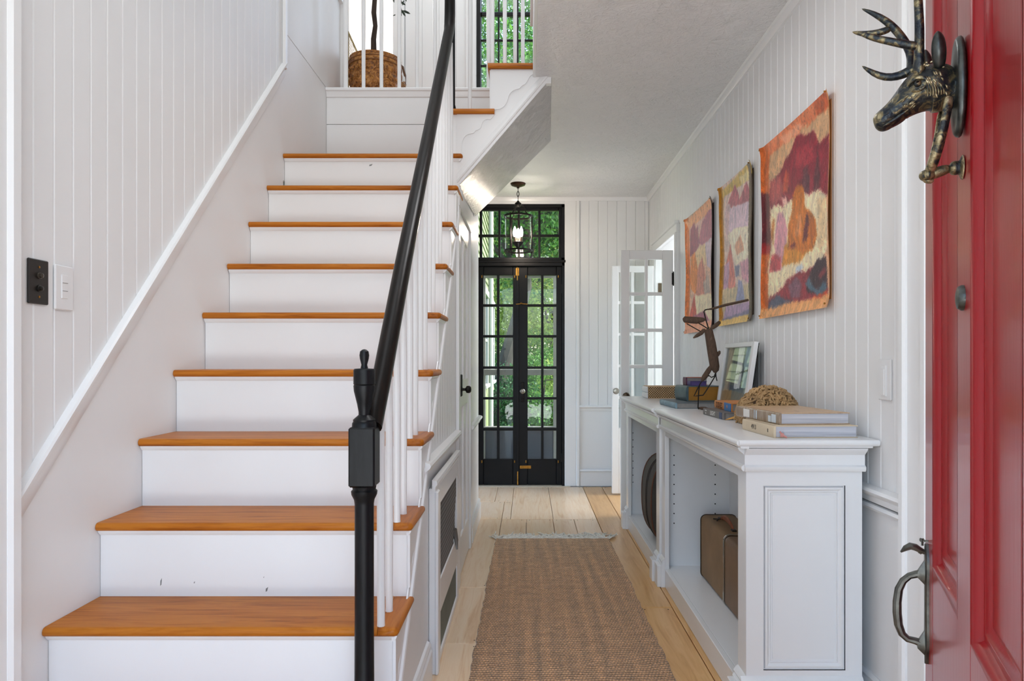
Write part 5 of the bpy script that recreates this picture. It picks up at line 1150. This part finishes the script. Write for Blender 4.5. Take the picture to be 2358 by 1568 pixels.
# ------------------------------------------------------------------ paintings: unframed canvases pinned to the wall
PMAT = paint_mat('oil_paint', .42, .45, 70)
def poly_cols(base, polys, tf, seed, wob):
    def f(u, v):
        X0_, Y0_ = tf(u, v); g = np.random.default_rng(seed); acc = 0
        w1 = fbm(u, v, 2, seed+5); st = fbm(u*5+.3*w1, v*5+.3*w1, 5, seed+6)
        for jj in range(4):
            X = X0_+wob*(.8*fbm(u, v, 5, seed)+.45*st+.8*g.normal(size=u.shape)); Y = Y0_+wob*(2.0*fbm(u, v, 5, seed+1)+1.3*st+1.6*g.normal(size=u.shape))
            c = np.full(u.shape+(3,), base, float)
            for P, col in polys: c[inpoly(X, Y, P)] = col
            acc = acc+c/4
        c = acc; s1 = fbm(u*3+.10*w1, v*1.6+.12*w1, 4, seed+2)[..., None]; s2 = fbm(u*7, v*7+.2*w1, 4, seed+3)[..., None]
        hi = np.clip(fbm(u*9+.5*w1, v*3+.6*w1, 5, seed+7)-.55, 0, 1)[..., None]; lo = np.clip(fbm(u*6+.4*w1, v*2.4+.5*w1, 5, seed+8)-.6, 0, 1)[..., None]
        c = c*(1+.09*s1+.06*s2); c = c+(np.array([244, 226, 200.])-c)*hi*.34; c = c*(1-.42*lo)
        return np.clip(c*1.06+s1*np.array([6, 2, -1.]), 0, 255)
    return f
def painting(name, label, TL, BL, TR, BR, base, polys, seed, wob, back, nu=150, nv=190):
    XP = XR-.012
    yf, yn = XP*F/(TL[0]-CX), XP*F/(TR[0]-CX)              # far and near edges on the wall
    zt = H-((TL[1]-CY)*yf+(TR[1]-CY)*yn)/2/F; zb = H-((BL[1]-CY)*yf+(BR[1]-CY)*yn)/2/F
    Wd, Ht = yf-yn, zt-zb
    t = thing(name, label, 'painting', (XP, (yf+yn)/2, zb), 'unframed canvases on the beadboard wall')
    def tf(u, v):                                           # canvas point -> photo pixel, to read the traced shapes
        Yw = yf-u*Wd; z = zb+v*Ht; return CX+XP*F/Yw, CY-(z-H)*F/Yw
    def disp(u, v): 
        e = np.abs(2*u-1); return .004+.016*np.clip((e-.86)/.14, 0, 1)**2*(u > .5)+.012*np.clip((e-.9)/.1, 0, 1)**2*(u < .5)+.010*np.clip((np.abs(2*v-1)-.85)/.15, 0, 1)**2+.003*np.sin(v*9+u*4)
    M4 = Matrix(((0, 0, -1, XP+.008), (-1, 0, 0, yf), (0, 1, 0, zb), (0, 0, 0, 1)))
    art_mesh('canvas', Wd, Ht, nu, nv, poly_cols(base, polys, tf, seed, wob), M4, t, PMAT, disp)
    m = MB(); m.box((XP+.0092, yn+.03, zb+.03), (XP+.0118, yf-.03, zt-.03)); obj('backing', m, back, t)
    m = MB()
    for yy in (yf-.012, yn+.012):
        for zz in (zb+.012, zt-.012): m.lathe([(.0035, -.003), (.0035, .001), (.001, .003)], (XP-.020, yy, zz), 8, 'x')
    obj('pin', m, BRASS, t, kind='stuff')
    return t
def S1(pts): return [(1740+x/2.75, 180+y/2.75) for x, y in pts]
OR, WINE = (206, 96, 34), (136, 34, 54)
P1 = [(S1([(20, 380), (84, 380), (84, 1580), (20, 1580)]), (196, 96, 38)), (S1([(20, 725), (84, 735), (84, 1110), (20, 1120)]), (88, 26, 34)), (S1([(20, 1050), (80, 1050), (80, 1115), (20, 1125)]), (152, 32, 32)),
      (S1([(80, 460), (80, 400), (460, 60), (460, 190), (85, 492)]), (220, 124, 82)), (S1([(365, 150), (460, 70), (460, 200), (380, 250)]), (190, 92, 56)), (S1([(150, 390), (260, 290), (300, 300), (180, 410)]), (236, 160, 124)),
      (S1([(85, 490), (450, 190), (455, 350), (85, 660)]), (206, 164, 124)),
      (S1([(85, 700), (100, 650), (150, 600), (180, 540), (208, 480), (240, 372), (262, 350), (300, 362), (352, 325), (375, 380), (388, 424), (420, 378), (458, 345), (458, 740), (300, 800), (85, 830)]), WINE),
      (S1([(250, 450), (340, 400), (370, 500), (310, 560), (240, 560)]), (162, 48, 64)), (S1([(90, 650), (150, 620), (175, 700), (160, 770), (95, 805)]), (172, 78, 80)), (S1([(290, 730), (300, 570), (320, 548), (342, 640), (340, 725)]), (98, 48, 62)), (S1([(362, 720), (380, 430), (400, 600), (395, 720)]), (90, 40, 54)), (S1([(168, 720), (184, 590), (206, 590), (204, 720)]), (190, 78, 58)),
      (S1([(85, 845), (110, 800), (160, 812), (230, 770), (300, 728), (330, 742), (400, 704), (440, 735), (452, 900), (440, 1080), (410, 1150), (330, 1232), (220, 1264), (80, 1404), (74, 1230), (90, 1050)]), (236, 216, 178)),
      (S1([(160, 760), (190, 742), (200, 790), (165, 805)]), (222, 170, 160)), (S1([(385, 760), (440, 760), (440, 1000), (400, 1100), (380, 1040), (395, 900)]), (226, 196, 152)),
      (S1([(118, 1230), (108, 1050), (130, 860), (160, 838), (192, 950), (182, 1060), (160, 1210)]), (214, 150, 162)), (S1([(82, 1234), (94, 1108), (150, 1130), (152, 1215)]), (186, 72, 82)), (S1([(85, 1000), (100, 880), (112, 880), (100, 1060)]), (190, 120, 50)),
      (S1([(158, 1195), (170, 1060), (215, 1050), (300, 1030), (352, 1070), (262, 1165)]), (214, 140, 52)),
      (S1([(190, 1090), (196, 930), (225, 850), (240, 720), (255, 690), (285, 673), (301, 690), (312, 820), (352, 850), (380, 900), (382, 1000), (350, 1080), (290, 1110), (230, 1070)]), (200, 112, 36)),
      (S1([(330, 850), (365, 870), (378, 960), (345, 1060), (335, 1000)]), (176, 96, 40)), (S1([(288, 1045), (300, 960), (322, 840), (332, 900), (322, 1010)]), (92, 26, 42)), (S1([(205, 1060), (240, 1040), (236, 1070), (208, 1085)]), (110, 30, 40)), (S1([(240, 1000), (262, 860), (285, 860), (280, 1010)]), (222, 140, 84)),
      (S1([(240, 1190), (290, 1180), (275, 1240), (245, 1240)]), (206, 214, 220)),
      (S1([(80, 1404), (150, 1340), (222, 1250), (330, 1206), (432, 1118), (447, 1385), (75, 1455)]), (140, 40, 56)), (S1([(330, 1230), (380, 1150), (437, 1120), (442, 1330), (392, 1385), (308, 1335)]), (58, 36, 50)), (S1([(380, 1240), (430, 1200), (432, 1240), (392, 1275)]), (126, 50, 60)),
      (S1([(308, 1300), (325, 1250), (345, 1300), (375, 1350), (405, 1300), (434, 1290), (436, 1335), (390, 1388)]), (76, 104, 124)), (S1([(200, 1310), (240, 1258), (282, 1300), (272, 1385), (218, 1392)]), (122, 78, 98)), (S1([(75, 1456), (85, 1420), (130, 1368), (180, 1400), (245, 1408), (90, 1460)]), (80, 86, 108)), (S1([(330, 1400), (440, 1340), (442, 1385), (330, 1418)]), (206, 76, 40)),
      (S1([(40, 1462), (90, 1462), (240, 1412), (400, 1388), (490, 1360), (490, 1450), (40, 1545)]), (226, 160, 102)), (S1([(456, 60), (500, 20), (500, 560), (459, 560)]), (230, 156, 84)), (S1([(459, 560), (500, 560), (500, 1372), (456, 1372)]), (190, 130, 84))]
painting('painting', 'largest-looking painting nearest the front door with crimson peaks and an orange butte', (1757, 338), (1759, 735), (1916, 205), (1914, 705), (222, 168, 130), P1, 40, 1.6, simple('raw_canvas_tan', (176, 120, 70), .8), 300, 340)
P2 = [([(1650, 420), (1665, 420), (1665, 760), (1650, 760)], (172, 116, 26)), ([(1663, 440), (1740, 360), (1740, 400), (1663, 456)], (204, 174, 96)), ([(1700, 410), (1740, 375), (1740, 400), (1705, 425)], (226, 206, 150)),
      ([(1672, 480), (1690, 424), (1701, 458), (1715, 418), (1729, 445), (1723, 472), (1704, 482), (1690, 474)], (178, 102, 114)), ([(1670, 482), (1725, 462), (1723, 525), (1690, 545), (1670, 525)], (216, 192, 206)), ([(1672, 470), (1680, 470), (1676, 540), (1670, 540)], (206, 176, 180)),
      ([(1674, 545), (1690, 526), (1723, 520), (1723, 592), (1704, 602), (1690, 612), (1684, 582)], (238, 224, 200)), ([(1690, 566), (1705, 540), (1713, 575), (1695, 588)], (210, 160, 130)), ([(1668, 610), (1680, 560), (1687, 620), (1691, 662), (1678, 667), (1665, 645)], (206, 122, 112)), ([(1665, 612), (1677, 600), (1675, 660), (1664, 668)], (192, 152, 178)),
      ([(1689, 613), (1701, 610), (1699, 636), (1690, 638)], (124, 124, 150)), ([(1702, 606), (1723, 596), (1723, 652), (1706, 642)], (206, 154, 170)), ([(1676, 640), (1690, 640), (1688, 668), (1677, 668)], (214, 136, 126)), ([(1663, 668), (1723, 652), (1723, 692), (1663, 718)], (206, 188, 154)), ([(1692, 694), (1697, 645), (1705, 645), (1712, 692)], (150, 154, 186)),
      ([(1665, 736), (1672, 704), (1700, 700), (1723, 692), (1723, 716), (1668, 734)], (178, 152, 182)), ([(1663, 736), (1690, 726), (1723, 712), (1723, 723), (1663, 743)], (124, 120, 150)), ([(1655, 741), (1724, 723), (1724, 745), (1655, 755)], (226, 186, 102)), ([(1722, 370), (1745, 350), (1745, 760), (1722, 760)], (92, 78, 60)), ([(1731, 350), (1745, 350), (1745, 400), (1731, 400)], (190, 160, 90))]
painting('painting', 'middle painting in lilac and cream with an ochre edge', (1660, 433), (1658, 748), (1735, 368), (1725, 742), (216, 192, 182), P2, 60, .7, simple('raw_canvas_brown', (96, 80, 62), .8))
P3 = [([(1570, 480), (1587, 480), (1587, 790), (1570, 790)], (218, 118, 52)), ([(1580, 512), (1645, 446), (1643, 478), (1586, 528)], (236, 166, 122)), ([(1587, 527), (1643, 478), (1643, 522), (1587, 548)], (222, 178, 168)),
      ([(1587, 590), (1590, 530), (1597, 511), (1602, 530), (1605, 517), (1609, 566), (1600, 582)], (150, 76, 96)), ([(1606, 562), (1615, 510), (1628, 485), (1640, 476), (1637, 552), (1615, 564)], (176, 106, 126)), ([(1589, 594), (1605, 575), (1622, 560), (1626, 602), (1605, 642), (1590, 622)], (226, 196, 152)), ([(1587, 645), (1590, 590), (1600, 580), (1608, 642), (1606, 682), (1589, 667)], (226, 140, 76)),
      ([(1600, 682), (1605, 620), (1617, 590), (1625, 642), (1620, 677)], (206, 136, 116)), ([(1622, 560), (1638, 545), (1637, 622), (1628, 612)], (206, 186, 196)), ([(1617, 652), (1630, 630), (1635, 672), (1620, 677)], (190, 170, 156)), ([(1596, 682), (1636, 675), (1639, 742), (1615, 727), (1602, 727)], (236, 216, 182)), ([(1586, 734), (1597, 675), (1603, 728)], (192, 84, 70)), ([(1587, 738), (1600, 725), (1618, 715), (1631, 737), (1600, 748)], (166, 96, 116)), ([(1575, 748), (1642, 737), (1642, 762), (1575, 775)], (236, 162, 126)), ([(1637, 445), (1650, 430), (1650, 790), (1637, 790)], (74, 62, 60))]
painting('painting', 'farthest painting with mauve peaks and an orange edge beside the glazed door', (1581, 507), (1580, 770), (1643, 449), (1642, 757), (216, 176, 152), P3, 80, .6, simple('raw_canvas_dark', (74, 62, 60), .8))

# ------------------------------------------------------------------ lantern in the hall
LX, LY = -.077, 5.58; s_ = F/LY
def lz(p): return H-(p-CY)/s_
ln = thing('lantern', 'dark iron and glass lantern with lit candle bulbs hanging from the hall ceiling', 'lantern', (LX, LY, lz(580)))
m = MB(); m.lathe([(.061, ZC-.0005), (.061, ZC-.006), (.055, ZC-.016), (.03, ZC-.026), (.012, ZC-.030), (.010, ZC-.04)], (LX, LY, 0), 24); obj('ceiling_rose', m, simple('dark_copper', (66, 42, 30), .35, .8), ln)
z = lz(432); k = 0
ch = MB()
while z > lz(466)+.02:
    pts = [(LX+(.0085*math.cos(a) if k % 2 else 0), LY+(0 if k % 2 else .0085*math.cos(a)), z-.018+.021*math.sin(a)) for a in [2*math.pi*i/12 for i in range(12)]]
    ch.tube(pts, .0026, 5, closed=True); z -= .033; k += 1
ch.tube([(LX, LY, ZC-.035), (LX, LY, lz(434))], .004, 6); obj('chain', ch, IRON, ln)
m = MB(); m.lathe([(.006, lz(462)), (.012, lz(465)), (.026, lz(468)), (.027, lz(472)), (.020, lz(475)), (.010, lz(477))], (LX, LY, 0), 18); obj('crown_cap', m, IRON, ln)
RT, RB, RR = lz(498), lz(577.5), .110
for zz in (RT, RB):
    m = MB(); m.lathe([(RR-.003, zz-.007), (RR+.004, zz-.007), (RR+.005, zz), (RR+.004, zz+.007), (RR-.003, zz+.007), (RR-.003, zz-.007)], (LX, LY, 0), 32)
    m.Fc = [f for f in m.Fc if len(f) == 4]; m.mi = [0]*len(m.Fc); obj('ring', m, IRON, ln)
for ang in (238, 358, 118):
    a = R(ang); c, s2 = math.cos(a), math.sin(a)
    m = MB(); m.tube([(LX+(RR+.002)*c, LY+(RR+.002)*s2, RT+.012), (LX+(RR+.002)*c, LY+(RR+.002)*s2, RB-.012)], .0055, 6); m.blob((LX+(RR+.002)*c, LY+(RR+.002)*s2, RB-.014), .007, 1); obj('upright', m, IRON, ln)
    m = MB(); m.tube([(LX+.02*c, LY+.02*s2, lz(472)), (LX+.040*c, LY+.040*s2, lz(474)), (LX+.052*c, LY+.052*s2, lz(480)), (LX+.060*c, LY+.060*s2, lz(488)), (LX+.085*c, LY+.085*s2, lz(494)), (LX+(RR)*c, LY+(RR)*s2, RT+.006)], [.004, .0045, .0045, .0045, .0045, .004], 6); obj('scroll_arm', m, IRON, ln)
m = MB(); m.lathe([(RR-.006, RB), (RR-.006, RT), (RR-.008, RT), (RR-.008, RB), (RR-.006, RB)], (LX, LY, 0), 40); m.Fc = [f for f in m.Fc if len(f) == 4]; m.mi = [0]*len(m.Fc); obj('glass_cylinder', m, LGLASS, ln)
m = MB(); m.tube([(LX, LY, lz(476)), (LX, LY, RB+.02)], .0035, 6); m.lathe([(.004, lz(575)), (.010, lz(571)), (.022, lz(567)), (.040, lz(561)), (.046, lz(558)), (.040, lz(557)), (.004, lz(557))], (LX, LY, 0), 20); m.tube([(LX-RR+.004, LY, RB), (LX+RR-.004, LY, RB)], .003, 6); obj('candle_cup', m, IRON, ln)
BULB, nt, bs = mat('lit_bulb'); bs.inputs['Base Color'].default_value = (1, .9, .75, 1); bs.inputs['Emission Color'].default_value = (1, .87, .72, 1); bs.inputs['Emission Strength'].default_value = 190
SLV = simple('candle_sleeve', (120, 104, 88), .5)
for ang in (210, 330, 90):
    a = R(ang); cx_, cy_ = LX+.030*math.cos(a), LY+.030*math.sin(a)
    m = MB(); m.lathe([(.011, lz(558)), (.011, lz(546)), (.006, lz(545.5))], (cx_, cy_, 0), 12); sl = obj('candle_sleeve', m, SLV, ln)
    m = MB(); m.lathe([(.006, lz(547)), (.012, lz(542)), (.0145, lz(537)), (.012, lz(531)), (.006, lz(526)), (.001, lz(522))], (cx_, cy_, 0), 14); obj('bulb', m, BULB, sl)

# ------------------------------------------------------------------ switches
def plate(name, label, X, y0, y1, z0, z1, nx, mt, rocker):
    t = thing(name, label, 'switch', (X, (y0+y1)/2, z0), 'wall switches'); lo, hi = (X, X+nx*.007)
    obj('cover_plate', bx((lo, y0, z0), (hi, y1, z1), .0022), mt, t); rocker(t, hi); return t
def push(t, X):
    for zz in (1.311, 1.279):
        m = MB(); m.lathe([(.0085, 0), (.0085, .002), (.006, .003), (.006, .008), (.003, .0095), (.0005, .0095)], (X, 1.727, zz), 14, 'x'); obj('push_button', m, simple('bakelite_button', (60, 52, 44), .2) if zz > 1.3 else BLACKPL, t)
    for zz in (1.332, 1.258):
        m = MB(); m.lathe([(.003, 0), (.003, .001), (.001, .0015)], (X, 1.727, zz), 8, 'x'); obj('screw', m, BRASS, t)
plate('wall_switch', 'dark brown push-button switch plate on the staircase wall', XL, 1.692, 1.762, 1.240, 1.351, 1, BLACKPL, push)
def dim(t, X):
    obj('rocker', bx((X-.001, 1.809, 1.262), (X+.002, 1.833, 1.324), .001), SWITCHW, t)
    m = MB(); m.box((X, 1.811, 1.302), (X+.0028, 1.831, 1.3035)); m.box((X, 1.811, 1.281), (X+.0028, 1.831, 1.2825)); obj('rocker_line', m, simple('grey_gap', (150, 150, 150), .5), t, kind='stuff')
plate('wall_switch', 'white dimmer switch beside the brown one on the staircase wall', XL, 1.787, 1.857, 1.232, 1.348, 1, SWITCHW, dim)
def dim2(t, X):
    obj('rocker', bx((X-.004, 2.038, .994), (X+.001, 2.066, 1.086), .001), SWITCHW, t)
    obj('slider', bx((X-.006, 2.044, .998), (X-.002, 2.060, 1.076), .001), SWITCHW, t)
plate('wall_switch', 'white dimmer switch on the beadboard above the bookcase end', XR, 2.018, 2.088, .983, 1.104, -1, SWITCHW, dim2)

# ------------------------------------------------------------------ upper hall: planter with a small tree, basket, gilt screen
WOODP, nt, bs = mat('carved_orange_wood'); v = coords(nt); f1 = noise(nt, v, 22, 4, .6, 2.2); vo = N(nt, 'ShaderNodeTexVoronoi', i_Scale=34.0); nt.links.new(v, vo.inputs['Vector'])
mx = N(nt, 'ShaderNodeMath', operation='MULTIPLY'); nt.links.new(f1, mx.inputs[0]); nt.links.new(vo.outputs['Distance'], mx.inputs[1])
nt.links.new(ramp(nt, f1, [(.36, lin((110, 64, 22))), (.5, lin((168, 108, 46))), (.64, lin((206, 148, 78)))]), bs.inputs['Base Color']); bs.inputs['Roughness'].default_value = .45; bump(nt, bs, mx.outputs[0], 1.0, .02)
PX_, PY_ = -1.012, 4.62
pl = thing('planter', 'round carved orange-brown planter holding a thin tree in the upper hall', 'planter', (PX_, PY_, ZU))
m = MB(); m.lathe([(.150, 2.749), (.158, 2.80), (.166, 2.95), (.168, 3.04), (.172, 3.05), (.172, 3.075), (.166, 3.082), (.170, 3.092), (.160, 3.096), (.150, 3.09), (.15, 3.05), (.001, 3.05)], (PX_, PY_, 0), 40); obj('drum', m, WOODP, pl)
m = MB()
for zz in (3.035, 3.062): m.tube([(PX_+.172*math.cos(2*math.pi*i/40), PY_+.172*math.sin(2*math.pi*i/40), zz) for i in range(40)], .004, 6, closed=True)
obj('rim_band', m, simple('dark_wood_band', (126, 78, 34), .5), pl)
m = MB()
for i in range(36):
    a = 2*math.pi*i/36
    for j in range(4):
        zz = 2.80+.058*j; r_ = .163+.003*j; p = Vector((PX_+r_*math.cos(a), PY_+r_*math.sin(a), zz)); tt = Vector((-math.sin(a), math.cos(a), 0)); sgn = 1 if (i+j) % 2 else -1
        m.tube([p, p+tt*.010*sgn+Vector((0, 0, .012)), p+tt*.006*sgn+Vector((0, 0, .026)), p-tt*.004*sgn+Vector((0, 0, .034))], [.002, .0042, .0036, .0012], 5)
obj('carving', m, WOODP, pl, kind='stuff')
pt = thing('potted_tree', 'slim dark-trunked olive tree growing in the carved planter', 'plant', (PX_+.02, PY_, 3.05), 'plants upstairs')
m = MB(); tp = [px(x_, y_, PY_) for x_, y_ in ((861, 122), (860, 90), (864, 60), (861, 30), (863, 0), (862, -60), (866, -140), (862, -200))]
m.tube(tp, [.020, .017, .0155, .0165, .015, .014, .012, .008], 9)
for e_ in ((905, -60, 4.5), (930, -30, 4.55), (850, -150, 4.7), (900, -190, 4.6)): m.tube([tp[5], Vector(tp[5]).lerp(Vector(px(e_[0], e_[1]-30, e_[2])), .5)+Vector((0, 0, .03)), px(*e_)], [.006, .004, .002], 5)
for i_, v_ in enumerate(m.V): m.V[i_] = v_+Vector((mnoise.noise(v_*50), mnoise.noise(v_*50+Vector((4, 0, 0))), 0))*.004
obj('trunk', m, streak('dark_bark', [(34, 26, 22), (66, 52, 42), (48, 38, 30)], (10, 10, 3), 5, .9, .6), pt, 50)
rg = random.Random(4); OL = simple('olive_leaf', (58, 72, 58), .5, var=.25, vscale=20)
LM = []
def oleaf(p, d, L):
    m = MB(); d = d.normalized(); sd2 = d.cross(Vector((.3, 1, .2))).normalized(); up_ = d.cross(sd2)
    m.loft([[p-sd2*.0008, p+up_*.0004, p+sd2*.0008, p-up_*.0004], [p+d*L*.3-sd2*L*.10, p+d*L*.3+up_*.001, p+d*L*.3+sd2*L*.10, p+d*L*.3-up_*.001], [p+d*L*.7-sd2*L*.09, p+d*L*.7+up_*.001, p+d*L*.7+sd2*L*.09, p+d*L*.7-up_*.001], [p+d*L-sd2*.0006, p+d*L+up_*.0004, p+d*L+sd2*.0006, p+d*L-up_*.0004]])
    obj('leaf', m, OL, pt, 0)
for (x0_, y0_, x1_, y1_) in ((905, -2, 908, 6), (910, -6, 906, 4), (915, -8, 926, 6), (928, -10, 918, 8), (930, 0, 926, 13), (919, 14, 925, 37), (922, 14, 916, 26), (924, 22, 934, 38), (928, 24, 945, 32), (905, 36, 911, 34), (932, -14, 936, 4), (922, 4, 934, 12), (920, 20, 923, 36)):
    a_ = Vector(px(x0_, y0_, 4.55)); b_2 = Vector(px(x1_, y1_, 4.52)); oleaf(a_, b_2-a_, (b_2-a_).length)
m = MB(); m.tube([px(930, -30, 4.55), px(925, -5, 4.55), px(921, 12, 4.55), px(926, 24, 4.54)], [.002, .0018, .0014, .0008], 5); obj('twig', m, IRON, pt)
for i in range(150):
    a = rg.uniform(0, 6.28); p = Vector(px(rg.uniform(822, 935), rg.uniform(-260, -45), rg.uniform(4.4, 4.8))); oleaf(p, Vector((math.cos(a), rg.uniform(-.5, .5), rg.uniform(-1, .4))), rg.uniform(.05, .08))
bk = thing('basket', 'small rattan basket with white liner behind the planter', 'basket', (-.955, 4.98, ZU))
BKX, BKY = -.968, 4.985
RATT = streak('rattan', [(110, 72, 36), (170, 120, 70), (140, 96, 52)], (3, 3, 40), 4, .6, .3)
m = MB()
for j in range(30):
    zz = 2.752+.0115*j; r_ = .088+.004*math.sin(j*.1); m.tube([(BKX+(r_+.0025*(-1)**(i+j))*math.cos(2*math.pi*i/24), BKY+(r_+.0025*(-1)**(i+j))*math.sin(2*math.pi*i/24), zz) for i in range(24)], .0062, 5, closed=True)
obj('weave', m, RATT, bk, 60)
m = MB(); m.lathe([(.084, 3.05), (.093, 3.085), (.096, 3.10), (.094, 3.125), (.088, 3.13), (.08, 3.10), (.001, 3.09)], (BKX, BKY, 0), 24); obj('liner', m, simple('white_liner', (230, 230, 226), .8), bk)
m = MB(); m.tube([(BKX+.088, BKY-.01, 3.08), (BKX+.090, BKY-.01, 3.14), (BKX+.074, BKY-.01, 3.20), (BKX+.03, BKY-.01, 3.235), (BKX-.03, BKY-.01, 3.235), (BKX-.074, BKY-.01, 3.20), (BKX-.09, BKY-.01, 3.14), (BKX-.088, BKY-.01, 3.08)], .009, 8); obj('handle', m, simple('dark_cane_handle', (96, 62, 34), .5), bk)
gs = thing('fire_screen', 'gilt openwork screen with a sloping top behind the planter', 'screen', (-1.50, 5.72, ZU))
GILT = simple('antique_gilt', (164, 148, 108), .4, .7, var=.3, vscale=40)
A_, B_ = px(801, 72, 5.72), px(834, 146, 5.72)
m = MB(); m.tube([(A_[0], 5.72, 2.749), A_, B_, (B_[0], 5.72, 2.749)], .008, 6); m.tube([(A_[0], 5.72, 3.2), (B_[0], 5.72, 3.2)], .006, 6); obj('frame', m, GILT, gs)
m = MB()
for i in range(14):
    f_ = (i+.5)/14; x_ = A_[0]+(B_[0]-A_[0])*f_; zt_ = A_[2]+(B_[2]-A_[2])*f_
    zz = 3.2
    while zz < zt_-.01: m.tube([(x_-.004, 5.72, zz), (x_+.004, 5.72, zz+.012), (x_-.004, 5.72, zz+.024)], .0022, 4); zz += .026
    m.tube([(x_, 5.72, 2.75), (x_, 5.72, 3.2)], .0022, 4)
obj('fretwork', m, GILT, gs, kind='stuff')
